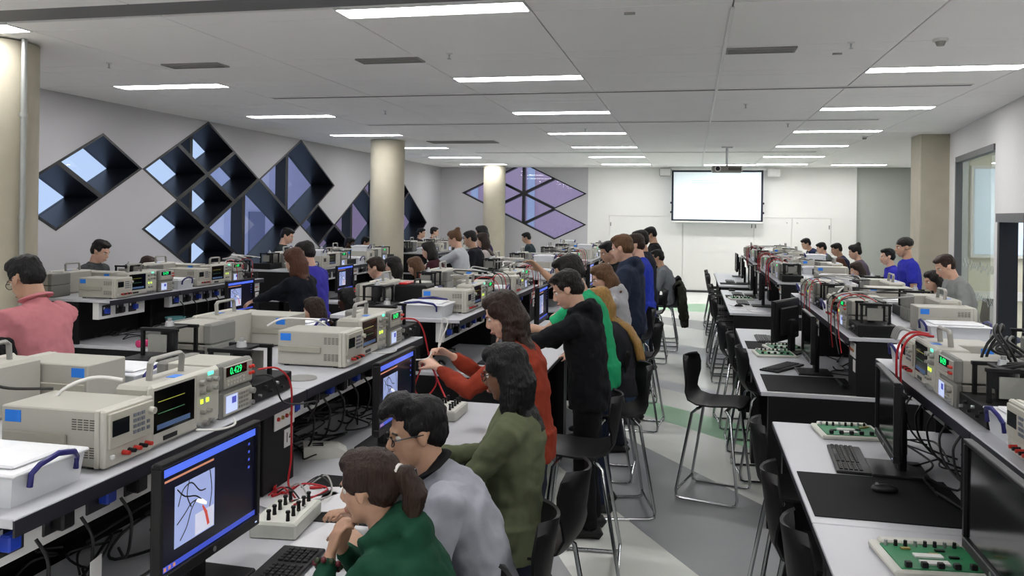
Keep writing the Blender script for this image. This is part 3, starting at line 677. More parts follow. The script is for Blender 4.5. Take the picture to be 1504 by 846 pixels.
def make_monitor(on):
    w, h = .51, .345; y0, y1 = -w/2, w/2; zb = .1
    fr = .016
    P = [('bezel', MB().box(-.022,.006,y0,y1,zb,zb+.034,.003).box(-.022,.006,y0,y1,zb+h-fr,zb+h,.003).box(-.022,.006,y0,y0+fr,zb+.034,zb+h-fr,.002).box(-.022,.006,y1-fr,y1,zb+.034,zb+h-fr,.002).mesh('bezel', DARKP), [('logo', MB().cyl((.006,0,zb+.018),(.0075,0,zb+.018),.008,.008,14).mesh('logo', ALU)) , ('power_light', B(.006,.0075,y1-.03,y1-.02,zb+.014,zb+.018).mesh('power_light', LCDW))]),
         ('back_cover', MB().box(-.032,-.02,y0+.006,y1-.006,zb+.006,zb+h-.006,.004).box(-.055,-.03,y0+.08,y1-.08,zb+.05,zb+h-.06,.01).mesh('back_cover', DARKP), None),
         ('stand', MB().box(-.085,-.05,-.045,.045,.01,zb+.18,.006).mesh('stand', DARKP), None),
         ('stand_base', MB().box(-.17,.07,-.13,.13,0,.014,.005).mesh('stand_base', DARKP), None)]
    if on:
        P.append(('screen', B(-.012, -.004, y0+fr, y1-fr, zb+.034, zb+h-fr).mesh('screen', MON_DARK), [
            ('title_bar', B(-.004,-.0035,y0+fr+.004,y1-fr-.002,zb+h-fr-.03,zb+h-fr-.008).mesh('title_bar', MON_BLUE)),
            ('task_bar', B(-.004,-.0035,y0+fr,y1-fr,zb+.036,zb+.052).mesh('task_bar', MON_BAR2)),
            ('picture', B(-.004,-.0035,y0+.075,y0+.265,zb+.085,zb+h-.085).mesh('picture', MON_PIC)),
            ('picture_detail', MON_WIRES(y0, zb)), ('picture_table', B(-.0034,-.0031,y0+.17,y0+.262,zb+.088,zb+.15).mesh('picture_table', mat('monitor_grey', '#c9cbe0', .3, emit=.6))), ('picture_probe', MB().tube([(-.0029,y0+.175,zb+.19),(-.0029,y0+.2,zb+.18),(-.0029,y0+.225,zb+.165)],[(.0005,.004),(.0005,.007),(.0005,.004)],8,ref=(1,0,0)).mesh('picture_probe', mat('monitor_white', '#e8e8f0', .3, emit=.8))), ('menu_strip', B(-.004,-.0034,y0+.03,y0+.26,zb+h-.062,zb+h-.056).mesh('menu_strip', MON_WARM)), ('task_icon', MB().box(-.0034,-.003,y0+.03,y0+.04,zb+.039,zb+.049).box(-.0034,-.003,y0+.05,y0+.06,zb+.039,zb+.049).box(-.0034,-.003,y0+.07,y0+.08,zb+.039,zb+.049).mesh('task_icon', MON_WARM)),
            ('picture_clip', MB().tube([(-.0028,y0+.235,zb+.1),(-.0028,y0+.222,zb+.14),(-.0028,y0+.205,zb+.165)],[(.0005,.006),(.0005,.006),(.0005,.003)],8,ref=(1,0,0)).mesh('picture_clip', mat('monitor_red', '#c0483a', .3, emit=.6))),
            ('icon_column', MB().box(-.004,-.0035,y1-.06,y1-.05,zb+h-.07,zb+h-.062).box(-.004,-.0035,y1-.06,y1-.05,zb+h-.095,zb+h-.087).box(-.004,-.0035,y1-.06,y1-.05,zb+h-.12,zb+h-.112).box(-.004,-.0035,y1-.06,y1-.05,zb+h-.145,zb+h-.137).mesh('icon_column', MON_BAR2))]))
    else: P.append(('screen', B(-.012, -.004, y0+fr, y1-fr, zb+.034, zb+h-fr).mesh('screen', MON_OFF), None))
    return P
KEY = B(0, .0155, 0, .0155, 0, .007, .002).mesh('key', DARKP); KEYSP = B(0, .0155, 0, .1, 0, .007, .002).mesh('key', DARKP)
def make_keyboard(single_keys):
    # long axis along y, front edge towards +x
    P = [('keyboard_base', MB().box(-.15, 0, -.22, .22, 0, .014, .004).mesh('keyboard_base', DARKP), None)]
    if single_keys:
        for r in range(5):
            for c in range(20):
                if r == 0 and 4 <= c <= 8: continue
                if c in (14,): continue
                P.append(('key', KEY, None, (-.03-r*.021, -.21+c*.0205, .013)))
        P.append(('key', KEYSP, None, (-.03, -.128, .013)))
    else:
        mb = MB()
        for r in range(5): mb.box(-.03-r*.021, -.0145-r*.021, -.21, .2, .013, .02, .002)
        P.append(('key_rows', mb.mesh('key_rows', mat('key_black', '#232327', .5)), None))
    return P
def make_chair():
    # black moulded shell on a chrome sled frame; sitter faces +x
    prof = [(.205,.655,.19),(.2,.675,.2),(.17,.683,.205),(.1,.678,.21),(.0,.668,.21),(-.1,.668,.2),(-.165,.69,.18),(-.2,.74,.16),(-.212,.8,.165),(-.222,.87,.19),(-.232,.94,.195),(-.24,.99,.175),(-.243,1.01,.12)]
    n = 9; grid = []
    for (x, z, hw) in prof:
        row = []
        for k in range(n):
            t = -1+2*k/(n-1); back = max(0, min(1, (z-.7)/.2))
            row.append(Vector((x + back*.06*t*t, hw*t, z + (1-back)*.026*t*t)))
        grid.append(row)
    th = .011; mb = MB(); V = []
    def nrm(i, k):
        a = grid[min(i+1, len(grid)-1)][k]-grid[max(i-1, 0)][k]; b = grid[i][min(k+1, n-1)]-grid[i][max(k-1, 0)]
        return a.cross(b).normalized()
    N = len(grid)
    top = [grid[i][k] for i in range(N) for k in range(n)]; bot = [grid[i][k]+nrm(i, k)*th for i in range(N) for k in range(n)]
    fs = []
    for i in range(N-1):
        for k in range(n-1):
            a = i*n+k; fs.append((a, a+1, a+n+1, a+n)); fs.append((N*n+a, N*n+a+n, N*n+a+n+1, N*n+a+1))
    rim = [k for k in range(n)] + [i*n+n-1 for i in range(1, N)] + [(N-1)*n+k for k in range(n-2, -1, -1)] + [i*n for i in range(N-2, 0, -1)]
    for q in range(len(rim)):
        a, b = rim[q], rim[(q+1) % len(rim)]; fs.append((b, a, N*n+a, N*n+b))
    mb.add(top+bot, fs)
    shell = mb.mesh('shell', SHELL, True); shell.polygons.foreach_set('use_smooth', [True]*len(shell.polygons))
    r = .011
    def side(s):
        p = [(.1,s*.15,.66),(.135,s*.17,.62),(.2,s*.215,.06),(.195,s*.218,.022),(.165,s*.218,.011),(-.2,s*.218,.011),(-.235,s*.218,.022),(-.238,s*.215,.06),(-.14,s*.17,.62),(-.1,s*.15,.657)]
        return MB().tube(p, r, 8).mesh('sled_leg', CHROME, True)
    return [('shell', shell, None), ('sled_leg', side(1), None), ('sled_leg', side(-1), None),
            ('cross_bar', MB().tube([(.1,-.15,.655),(.1,.15,.655)], r, 8).tube([(-.1,-.15,.652),(-.1,.15,.652)], r, 8).mesh('cross_bar', CHROME, True), None),
            ('floor_bar', MB().tube([(-.236,-.216,.06),(-.236,.216,.06)], r*.8, 8).mesh('floor_bar', CHROME, True), None)]
def make_board(n=6, seed=0):
    # circuit board on a pale tray, components along the edges
    rr = random.Random(seed)
    P = [('tray', MB().box(-.16,.16,-.13,.13,0,.022,.006).box(-.13,.13,.09,.13,.02,.034,.006).mesh('tray', PCBT), None),
         ('circuit_board', B(-.135,.135,-.115,.085,.022,.026).mesh('circuit_board', PCB), [
            ('lcd_window', MB().box(-.06,.03,-.03,.0,.026,.032).mesh('lcd_window', WHITEP)), ('lcd_window', MB().box(-.06,.03,-.085,-.055,.026,.032).mesh('lcd_window', WHITEP))])]
    for k in range(8): P.append(('knob', MB().cyl((-.12+k*.032,.07,.026),(-.12+k*.032,.07,.045),.007,.006,8).mesh('knob', DARKP if k % 3 else ALU, True), None))
    for k in range(5): P.append(('terminal_block', B(-.12+k*.05,-.1+k*.05,-.112,-.095,.026,.044,.002).mesh('terminal_block', DARKP), None))
    for k in range(4):
        x, y = rr.uniform(-.11,.1), rr.uniform(-.05,.05); P.append(('chip', B(x,x+.03,y,y+.012,.026,.032).mesh('chip', DARKP if k % 2 else BRASS), None))
    return P
def make_knob_box():
    P = [('box_body', MB().prism([(-.13,0),(.13,0),(.13,.06),(-.13,.05)], -.085, .085, axis=1).mesh('box_body', mat('knob_box', '#c6c8bf', .5)), None)]
    P[0] = ('box_body', B(-.13,.13,-.085,.085,0,.055,.006).mesh('box_body', mat('knob_box', '#c6c8bf', .5)), [('panel', B(-.12,.12,-.075,.075,.055,.057).mesh('panel', mat('knob_box_panel', '#dcddd4', .5)))])
    for k in range(5):
        for r in range(2):
            x, y = -.1+k*.05, -.045+r*.07
            P.append(('knob', MB().cyl((x,y,.057),(x,y,.085),.0075,.006,10).cyl((x,y,.085),(x,y,.092),.009,.008,10).mesh('knob', DARKP, True), None))
    return P
PSU = [make_psu(0), None, make_psu(2)]; SCOPE = [make_scope(0), None, make_scope(2)]
METER = [make_meter(0), None, make_meter(2)]; GEN = [make_generator(0), None, make_generator(2)]
RIG = [make_rig(0), None, make_rig(2)]
for Q in (PSU, SCOPE, METER, GEN, RIG): Q[1] = Q[0]
TUB = make_tub(); TUBS = make_tub(.2, .26, .085)
MON = {True: make_monitor(True), False: make_monitor(False)}
KBD = [make_keyboard(True), make_keyboard(False)]
CHAIR = make_chair()
BOARD = [make_board(6, s) for s in (1, 2)]
KNOBBOX = make_knob_box()
MOUSE = [('mouse_body', MB().ell((0,0,.012), (.055,.03,.02), None, 14, 8).mesh('mouse_body', DARKP, True), [('wheel', MB().cyl((.03,-.004,.03),(.03,.004,.03),.007,.007,10).mesh('wheel', RUBBER, True))])]
PHONE = [('pod_body', MB().prism([(-.1,0),(.1,0),(.1,.02),(.06,.045),(-.1,.06)], -.06, .06, axis=1).mesh('pod_body', mat('pale_pod', '#c7c7be', .5)), [('pod_slot', MB().box(-.06,-.01,-.03,-.02,.052,.058).box(-.06,-.01,.0,.01,.052,.058).mesh('pod_slot', DARKP))])]

# ================================================================== benches
HD, HS = .9, 1.28
SHELFD, DESKD = 1.0, .57       # depth of the shared shelf, visible depth of each desk
numbers = iter(['14', '13', '12', '11', '10', '9', '8', '7', '6', '5', '4', '3', '2', '1', '15', '16', '17', '18', '19', '20', '21', '22', '23', '24'])
DESKC = {}
def desk_parts(L, d):
    k = round(L, 2)
    if k not in DESKC:
        tot = d+.39
        DESKC[k] = [('desk_top', B(-tot,0,0.003,L-.003,HD-.028,HD,.003).mesh('desk_top', LAM), None),
                    ('front_edging', B(-.004,.0015,.003,L-.003,HD-.03,HD-.004).mesh('front_edging', EDGE), None),
                    ('end_panel', B(-tot,-.05,0,.02,.05,HD-.03).mesh('end_panel', PANELB), None), ('end_panel', B(-tot,-.05,L-.02,L,.05,HD-.03).mesh('end_panel', PANELB), None),
                    ('modesty_panel', B(-.36,-.34,.02,L-.02,.3,HD-.03).mesh('modesty_panel', PANELB), None),
                    ('leg', B(-.11,-.05,.02,.08,0,HD-.03).mesh('leg', DARKP), None), ('leg', B(-.11,-.05,L-.08,L-.02,0,HD-.03).mesh('leg', DARKP), None)]
    return DESKC[k]
SOCK = B(-.004,.006,-.05,.05,-.045,.045,.003).mesh('socket', mat('socket_dark', '#242428', .4))
PLUGB = MB().box(.006,.04,-.022,.022,-.02,.024,.005).mesh('plug', BLUEP); PLUGK = MB().box(.006,.045,-.025,.025,-.03,.02,.006).mesh('plug', DARKP)
SWIT = B(.006,.009,-.04,-.025,.01,.03).mesh('switch', WHITEP)
ISL_NAME = {}
def bench(key, X, sdir, y0, L, name, side, bayname, number, back=False):
    """one bay of desk; front edge at X, facing sdir"""
    e = thing('lab_bench', desk_parts(L, DESKD), (X, y0 if sdir > 0 else y0+L, 0), 0 if sdir > 0 else PI,
              f'white-topped lab bench desk, {bayname} bay, {side} side of the {name}', 'bench', 'lab bench desks')
    return e
def shelf(X0, X1, y0, L, name, bayname, vis, lod, first, last):
    """raised equipment shelf between two facing desks; X0 < X1"""
    Lh = L; P = []
    P.append(('shelf_board', B(X0, X1, .003, L-.003, HS-.025, HS, .002).mesh('shelf_board', LAM), None))
    P.append(('shelf_edging', B(X0-.002,X0+.004,.003,L-.003,HS-.045,HS-.004).mesh('shelf_edging', EDGE), None)); P.append(('shelf_edging', B(X1-.004,X1+.002,.003,L-.003,HS-.045,HS-.004).mesh('shelf_edging', EDGE), None))
    xc = (X0+X1)/2
    P.append(('spine_panel', B(xc-.02, xc+.02, .02, L-.02, HD+.001, HS-.026).mesh('spine_panel', PANELB), None))
    P.append(('end_panel', B(X0+.3, X1-.3, .001, .02, HD+.001, HS-.026).mesh('end_panel', PANELB), None))
    P.append(('end_panel', B(X0+.3, X1-.3, L-.02, L-.001, HD+.001, HS-.026).mesh('end_panel', PANELB), None))
    for s in (1, -1):
        xe = X1-.13 if s > 0 else X0+.13
        tr = B(min(xe, xe-s*.06), max(xe, xe-s*.06), .03, L-.33 if s > 0 else L-.03, HS-.17, HS-.028, .003) if s > 0 else B(min(xe, xe-s*.06), max(xe, xe-s*.06), .33, L-.03, HS-.17, HS-.028, .003)
        subs = None
        P.append(('cable_trunking', tr.mesh('cable_trunking', WHITEP), None))
        if s == vis:
            k = 0; y = .12
            while y < L-.4:
                yy = y if s > 0 else L-y
                sub = [('plug', PLUGB if k % 2 == 0 else PLUGK, None, (0, .015*(k % 3-1), -.005))] if lod < 2 or k % 2 else []
                sub.append(('switch', SWIT))
                P.append(('socket', SOCK, sub, (xe, yy, HS-.1), 'dark power socket', s)); k += 1; y += .165
    ped_y = (L-.29, L-.03)
    e = bpy.data.objects.new('equipment_shelf', None); COL.objects.link(e); e.location = (0, y0, 0)
    tag(e, f'raised white equipment shelf, {bayname} bay of the {name}', 'shelf', 'raised equipment shelves')
    for p in P:
        o = link(p[0], p[1], e, p[3] if len(p) > 3 and p[3] else (0,0,0))
        if len(p) > 5 and p[5] < 0: o.rotation_euler = (0, 0, PI)
        if len(p) > 4: o['label'] = p[4]
        for q in (p[2] or []): link(q[0], q[1], o, q[3] if len(q) > 3 else (0,0,0))
    return e
JACK = [MB().cyl((0,0,0),(.008,0,0),.009,.008,8).mesh('jack', m, True) for m in (LEDR, BRASS, LEDR, BRASS)]
def pedestal(X, s, y, label, number):
    """black computer box under the shelf with a jack panel and a number card; front at X facing s"""
    e = bpy.data.objects.new('computer_box', None); COL.objects.link(e); e.location = (X, y, HD+.001); e.rotation_euler = (0, 0, 0 if s > 0 else PI)
    tag(e, label, 'computer', 'black numbered computer boxes')
    link('cabinet', B(-.34, 0, -.13, .13, 0, HS-HD-.03, .004).mesh('cabinet', PANELB), e)
    p = link('jack_panel', B(0, .006, -.05, .12, .24, .335, .002).mesh('jack_panel', WHITEP), e)
    for k in range(4): link('jack', JACK[k], p, (.006, -.025+k*.035, .285))
    c = link('number_card', B(0, .003, .04, .11, .15, .225).mesh('number_card', NUMW), e)
    if number:
        me = orient(text_mesh(number, .06, INK, .0004), Matrix.Translation((.0036, .075, .187)) @ FACE_X); link('numeral', me, c)
    return e
# ================================================================== people
BAKE = []     # (object, voxel, smooth iterations, displace strength, displace size)
def skin_mat(k): 
    return {'light': mat('skin_light', '#cfa58e', .5, var=.06, scale=20, bump=.02, bscale=200), 'tan': mat('skin_tan', '#b48d74', .5, var=.06, scale=20, bump=.02, bscale=200), 'brown': mat('skin_brown', '#7a543e', .5, var=.06, scale=20, bump=.02, bscale=200), 'dark': mat('skin_dark', '#4a3128', .5, var=.06, scale=20)}[k]
def hair_mat(k):
    c = {'black': '#080708', 'dark': '#130e0c', 'brown': '#2a1b13', 'light': '#5c4028', 'blond': '#99753f', 'red': '#4d2c1a'}[k]
    return mat('hair_'+k, c, .5, var=.55, scale=9, bump=.9, bscale=22, stretch=(7, 7, .7), spec=.3)
def cloth_mat(h): return mat('cloth_'+h, h, .9, var=.12, scale=14, bump=.35, bscale=16, spec=.25)
EYEW = mat('eye_white', '#d8d4ce', .25, var=.02); IRIS = mat('iris', '#1c120c', .2); LIP = mat('lip', '#a2605a', .45); BROW = mat('brow', '#17110e', .7)
GLF = mat('spectacle_frame', '#0c0c0e', .3); LENS = glassmat('spectacle_lens', '#f2f2f2', .01, 1.0)
def rot_y(a): return Matrix.Rotation(a, 3, 'Y')
def rot_z(a): return Matrix.Rotation(a, 3, 'Z')
def ik(S, W, l1, l2, pole):
    d = W-S; D = d.length
    if D > (l1+l2)*.995: W = S+d*((l1+l2)*.995/D); d = W-S; D = d.length
    a = (l1*l1-l2*l2+D*D)/(2*D); h = math.sqrt(max(0, l1*l1-a*a)); n = d.normalized()
    p = pole-n*pole.dot(n)
    if p.length < 1e-4: p = n.orthogonal()
    return S+n*a+p.normalized()*h, W
def hand(mb, W, fd, palm, s, side, curl=.5, big=1.0):
    """wrist W, forearm direction fd, palm normal; fingers curl towards the palm"""
    fd = fd.normalized(); palm = (palm-fd*palm.dot(fd)).normalized(); ac = fd.cross(palm)*(side)   # towards the thumb
    k = s*big
    mb.tube([W-fd*.02*k, W+fd*.025*k, W+fd*.06*k, W+fd*.09*k], [(.023*k,.019*k),(.034*k,.017*k),(.04*k,.016*k),(.038*k,.013*k)], 10, ref=ac)
    for q, (o, L) in enumerate(((.033,.07),(.011,.08),(-.011,.074),(-.032,.058))):
        p0 = W+fd*.075*k+ac*o*.9*k; p1 = W+fd*.092*k+ac*o*k
        d1 = (fd*math.cos(curl*.7)+palm*math.sin(curl*.7)+ac*o*1.5).normalized(); p2 = p1+d1*L*.5*k
        d2 = (fd*math.cos(curl*1.9)+palm*math.sin(curl*1.9)+ac*o*1.2).normalized(); p3 = p2+d2*L*.32*k
        d3 = (fd*math.cos(curl*2.6)+palm*math.sin(curl*2.6)).normalized(); p4 = p3+d3*L*.24*k
        mb.tube([p0, p1, p2, p3, p4], [.0088*k,.0092*k,.0084*k,.0078*k,.0062*k], 8)
    t0 = W+fd*.022*k+ac*.022*k; t1 = W+fd*.05*k+ac*.048*k+palm*.012*k; t2 = t1+(fd*.8+ac*.35+palm*.45).normalized()*.032*k; t3 = t2+(fd+palm*.5).normalized()*.024*k
    mb.tube([t0, t1, t2, t3], [.014*k,.0115*k,.0098*k,.007*k], 8)
def person(head, rz, label, pose='stand', lean=.1, top='#222222', sleeves='long', legs='#15161c', hair='short', hairc='dark', skin='light', hp=.3, hy=0.0,
           lh=None, rh=None, fem=False, hood=False, glasses=False, shoes='#121214', lod=1, collar=None, name='person', extras=(), group=None, hair_len=.4, curl=.5, twist=0.0, roll=0.0, seat=.76, size=None, pole=None, hdir=None):
    """head: world position of the head's centre; lh / rh: wrist targets in the sitter's frame (x ahead, y left, z up from floor)"""
    fwd = rot_z(rz)
    HX = head[0]; HYY = head[1]; HZ = head[2]
    # ---- skeleton at unit size, origin under the hips
    def spine(l, s, z0):
        p = Vector((0, 0, z0)); out = [p.copy()]
        for seg, k in ((.13, .45), (.13, .8), (.14, 1.1), (.12, 1.2)):
            p = p+rot_y(l*k) @ Vector((0, 0, seg*s)); out.append(p.copy())
        return out
    def headc(l, s, z0):
        sp = spine(l, s, z0); nk = sp[-1]
        nd = rot_y(l*.75+hp*.35) @ Vector((0, 0, 1)); n2 = nk+nd*.085*s
        return n2+rot_y(l*.3+hp) @ Vector((.018*s, 0, .085*s)), sp, n2
    if pose == 'stand':
        h1 = headc(lean, 1.0, .93)[0]; s = HZ/h1.z; z0 = .93*s
    else:
        s = size or (.93 if fem else .98); z0 = seat
        lo, hi = .0, 1.35
        for _ in range(30):
            m_ = (lo+hi)/2
            if headc(m_, s, z0)[0].z > HZ: lo = m_
            else: hi = m_
        lean = lo
    hc_, sp, nk2 = headc(lean, s, z0)
    g = .92 if fem else 1.0
    pel, wai, mid, che, nek = sp
    ax = lambda p, q, u: (q-p).normalized()
    up = (nek-che).normalized(); tw = rot_z(twist)
    lat = tw @ Vector((0, 1, 0))
    shc = che+up*.055*s; SH = {1: shc+lat*.178*s*g, -1: shc-lat*.178*s*g}
    tgt = {1: lh, -1: rh}; EL = {}; WR = {}
    for sd in (1, -1):
        t = tgt[sd]
        if t is not None and t[0] == 'h': t = (hc_.x+t[1]*s, hc_.y+t[2]*s, hc_.z+t[3]*s)
        if t is None: t = (SH[sd].x+.12*s, sd*.25*s, SH[sd].z-.5*s) if pose == 'stand' else (SH[sd].x+.3*s, sd*.14, HD+.04)
        EL[sd], WR[sd] = ik(SH[sd], Vector(t), .285*s, .25*s, Vector((pole[0], sd*pole[1], pole[2])) if pole else Vector((-.55, sd*.6, -.75)))
    # legs
    HIP = {1: pel+Vector((0,.085*s*g,-.03*s)), -1: pel+Vector((0,-.085*s*g,-.03*s))}; KN = {}; AN = {}
    for sd in (1, -1):
        if pose == 'stand':
            KN[sd] = HIP[sd]+Vector((.015*s, sd*.01, -.43*s)); AN[sd] = Vector((HIP[sd].x-.02*s, HIP[sd].y+sd*.02, .075*s))
        else:
            KN[sd] = HIP[sd]+Vector((.41*s, sd*.05, .0)); AN[sd] = KN[sd]+Vector((-.1*s, 0, -.4*s))
    HR = rot_z(hy) @ rot_y(lean*.3+hp) @ Matrix.Rotation(roll, 3, 'X')
    Hm = lambda p: hc_+HR @ (Vector(p)*s)
    def hd(mb, c, r, seg=14, rings=10): mb.ell(Hm(c), [x*s for x in r], HR, seg, rings)
    # ---- body: one skin
    b = MB()
    def torso(mb, inf, low=True, wide=1.0):
        P = [pel-up*0-Vector((0,0,.09*s)), pel, wai, mid, che, che+up*.06*s, nek+up*.005*s]
        hipw, waw = (.168, .128) if fem else (.16, .148)
        R = [(.13*s,.09*s), (hipw*s,.115*s), (waw*s,.1*s), ((.14 if fem else .158)*s,.112*s), ((.148 if fem else .172)*s,.115*s), ((.14 if fem else .165)*s,.092*s), (.065*s,.06*s)]
        mb.tube(P, [(a*wide+inf, c+inf) for a, c in R], 20, ref=lat)
    torso(b, 0)
    if fem: 
        for sd in (1, -1): b.ell(che+lat*sd*.065*s+rot_y(lean*1.1) @ Vector((.085*s, 0, -.045*s)), (.05*s,.055*s,.055*s))
    for sd in (1, -1):
        b.tube([SH[sd]-lat*sd*.05*s, SH[sd], SH[sd]*.6+EL[sd]*.4, EL[sd], EL[sd]*.6+WR[sd]*.4, WR[sd]], [.05*s,.055*s*g,.047*s*g,.038*s*g,.037*s*g,.024*s*g], 12)
        fd = (WR[sd]-EL[sd]); pn = Vector((.1, -sd*.35, -.9))
        if hdir: fd = Vector((hdir[0], sd*hdir[1], hdir[2])); pn = Vector((-.6, -sd*.5, .3))
        hand(b, WR[sd], fd, pn, s*(.92 if fem else 1.0), sd, curl)
        b.tube([HIP[sd]+Vector((0,0,.05)), HIP[sd], KN[sd], (KN[sd]*.65+AN[sd]*.35), AN[sd]], [.08*s,.085*s,.056*s,.054*s,.036*s], 12)
        b.tube([AN[sd]+Vector((-.05*s,0,-.03*s)), AN[sd]+Vector((.03*s,0,-.04*s)), AN[sd]+Vector((.15*s,0,-.05*s))], [.032*s,.036*s,.02*s], 10)
    b.tube([nek-up*.05*s, nek+up*.02*s, nk2, hc_-HR @ Vector((.02*s,0,.05*s))], [.075*s,.058*s*g,.052*s*g,.055*s], 14)
    hd(b, (-.012,0,.03), (.098,.077,.088)); hd(b, (.026,0,-.035), (.068,.061,.083)); hd(b, (.055,0,-.095), (.034,.034,.024)); hd(b, (.03,.0,-.03), (.05,.066,.04))
    hd(b, (.08,0,.024), (.016,.05,.011)); hd(b, (.096,0,-.066), (.01,.02,.014))
    b.tube([Hm((.088,0,.014)), Hm((.103,0,-.012)), Hm((.112,0,-.03))], [.0085*s,.0105*s,.0125*s], 8); hd(b, (.1,0,-.034), (.014,.017,.009), 10, 8)
    for sd in (1, -1): hd(b, (-.004, sd*.077, -.012), (.019,.008,.031), 10, 8)
    e = bpy.data.objects.new(name, None); COL.objects.link(e)
    off = fwd @ Vector((hc_.x, hc_.y, 0)); e.location = (HX-off.x, HYY-off.y, 0); e.rotation_euler = (0, 0, rz)
    tag(e, label, 'person', group)
    vb = (.0062, .0095, .015)[lod]; vg = (.0085, .0125, .019)[lod]
    ob = link('body', b.mesh('body', skin_mat(skin), True), e); BAKE.append((ob, vb, 3, 0, 0))
    # ---- eyes, brows, lips
    for sd in (1, -1):
        ey = link('eye', MB().ell(Hm((.0715, sd*.031, .002)), (.0118*s,)*3, None, 10, 8).mesh('eye', EYEW, True), ob)
        link('iris', MB().ell(Hm((.0795, sd*.031, .0)), (.0055*s,)*3, None, 8, 6).mesh('iris', IRIS, True), ey)
        link('eyebrow', MB().tube([Hm((.089, sd*.014, .0215)), Hm((.088, sd*.032, .0265)), Hm((.076, sd*.05, .021))], [(.0035*s,.004*s)]*3, 6).mesh('eyebrow', BROW, True), ob)
    link('lips', MB().tube([Hm((.094, -.022, -.068)), Hm((.1065, 0, -.065)), Hm((.094, .022, -.068))], [.003*s,.0065*s,.003*s], 6).mesh('lips', LIP, True), ob)
    # ---- clothing
    t = MB(); inf = .016*s+(.012*s if hood else 0); torso(t, inf, wide=1.02)
    P0 = pel-Vector((0,0,.06*s)); t.tube([P0-Vector((0,0,.05*s)), P0, pel+Vector((0,0,.05*s))], [(.178*s*(1 if not fem else 1.0)+.01, .13*s+.008)]*3, 20, ref=lat)
    if fem:
        for sd in (1, -1): t.ell(che+lat*sd*.06*s+rot_y(lean*1.1) @ Vector((.09*s, 0, -.045*s)), (.055*s,.065*s,.06*s))
    for sd in (1, -1):
        if sleeves == 'long':
            k2 = .55 if hood else .4
            t.tube([SH[sd]-lat*sd*.06*s, SH[sd], SH[sd]*.6+EL[sd]*.4, EL[sd], EL[sd]*.5+WR[sd]*.5, EL[sd]*.08+WR[sd]*.92], [.075*s,.074*s*g,.066*s*g,.056*s*g,.05*s*g,.036*s*g], 14)
        else:
            t.tube([SH[sd]-lat*sd*.06*s, SH[sd], SH[sd]*.55+EL[sd]*.45, SH[sd]*.22+EL[sd]*.78], [.075*s,.074*s*g,.07*s*g,.068*s*g], 14)
    nb = nek+up*.01*s
    if hood:
        pts = []
        for q in range(9):
            a = PI*(.18+1.64*q/8); pts.append(nb+rot_y(lean) @ Vector((math.cos(a)*.082*s, math.sin(a)*.1*s, (.0-.012*math.cos(a))*s+.015*s)))
        t.tube(pts, [.018*s,.026*s,.034*s,.044*s,.05*s,.044*s,.034*s,.026*s,.018*s], 10)
        t.ell(nb+rot_y(lean) @ Vector((-.1*s, 0, -.05*s)), (.05*s,.1*s,.085*s))
    else:
        t.tube([nb-up*.03*s, nb+up*(.028 if collar else .012)*s], [.078*s, .066*s], 16)
    ot = link('top', t.mesh('top', cloth_mat(top), True), e); BAKE.append((ot, vg, 4, .032 if lod < 2 else .02, .075))
    if collar:
        pts = [nb+rot_y(lean) @ Vector((math.cos(a)*.066*s, math.sin(a)*.07*s, .03*s-.018*s*math.cos(a))) for a in [PI*(.08+1.84*q/10) for q in range(11)]]
        oc = link('collar', MB().tube(pts, [(.01*s,.024*s)]*11, 8, ref=(0,0,1)).mesh('collar', cloth_mat(collar), True), e)
    t = MB()
    t.tube([pel-Vector((0,0,.1*s)), pel-Vector((0,0,.02*s)), pel+Vector((0,0,.06*s))], [(.165*s,.118*s),(.17*s,.125*s),(.155*s,.115*s)], 18, ref=lat)
    for sd in (1, -1):
        t.tube([HIP[sd]+Vector((0,0,.03)), HIP[sd], HIP[sd]*.5+KN[sd]*.5, KN[sd], KN[sd]*.5+AN[sd]*.5, AN[sd]+(AN[sd]-KN[sd]).normalized()*.01], [.088*s,.098*s,.085*s,.07*s,.063*s,.058*s], 14)
    o2 = link('trousers', t.mesh('trousers', cloth_mat(legs), True), e); BAKE.append((o2, vg*1.15, 4, .022, .09))
    for sd in (1, -1):
        a = AN[sd]; sh = MB()
        sh.tube([a+Vector((-.085*s,0,-.025*s)), a+Vector((-.07*s,0,-.035*s)), a+Vector((.0,0,-.03*s)), a+Vector((.1*s,sd*.005,-.042*s)), a+Vector((.17*s,sd*.008,-.05*s)), a+Vector((.19*s,sd*.008,-.055*s))], [(.02*s,.02*s),(.036*s,.04*s),(.042*s,.045*s),(.044*s,.033*s),(.036*s,.022*s),(.015*s,.012*s)], 12, ref=(0,1,0))
        link('shoe', sh.mesh('shoe', mat('shoe_'+shoes, shoes, .6), True), e)
    # ---- hair
    if hair:
        h = MB()
        if hair == 'cap': hd(h, (-.018,0,.045), (.104,.087,.078))
        else:
            hd(h, (-.022,0,.044), (.1,.081,.083)); hd(h, (-.05,0,-.004), (.066,.073,.076))
        if hair in ('short', 'quiff'):
            hd(h, (.04,0,.095), (.05,.058,.026)); hd(h, (.0,.035,.09), (.065,.038,.036)); hd(h, (.0,-.035,.09), (.065,.038,.036))
            for sd in (1, -1): hd(h, (.005, sd*.07, .028), (.034,.011,.036))
            if hair == 'quiff': h.tube([Hm((.0,0,.12)), Hm((.055,0,.125)), Hm((.1,0,.1)), Hm((.118,0,.085))], [(.055*s,.03*s),(.06*s,.035*s),(.05*s,.026*s),(.03*s,.01*s)], 10, ref=HR @ Vector((0,1,0)))
        if hair in ('long', 'bob', 'tail', 'bun'):
            hd(h, (.02,0,.085), (.07,.07,.045))
            for sd in (1, -1): hd(h, (.005, sd*.064, .035), (.055,.024,.05))
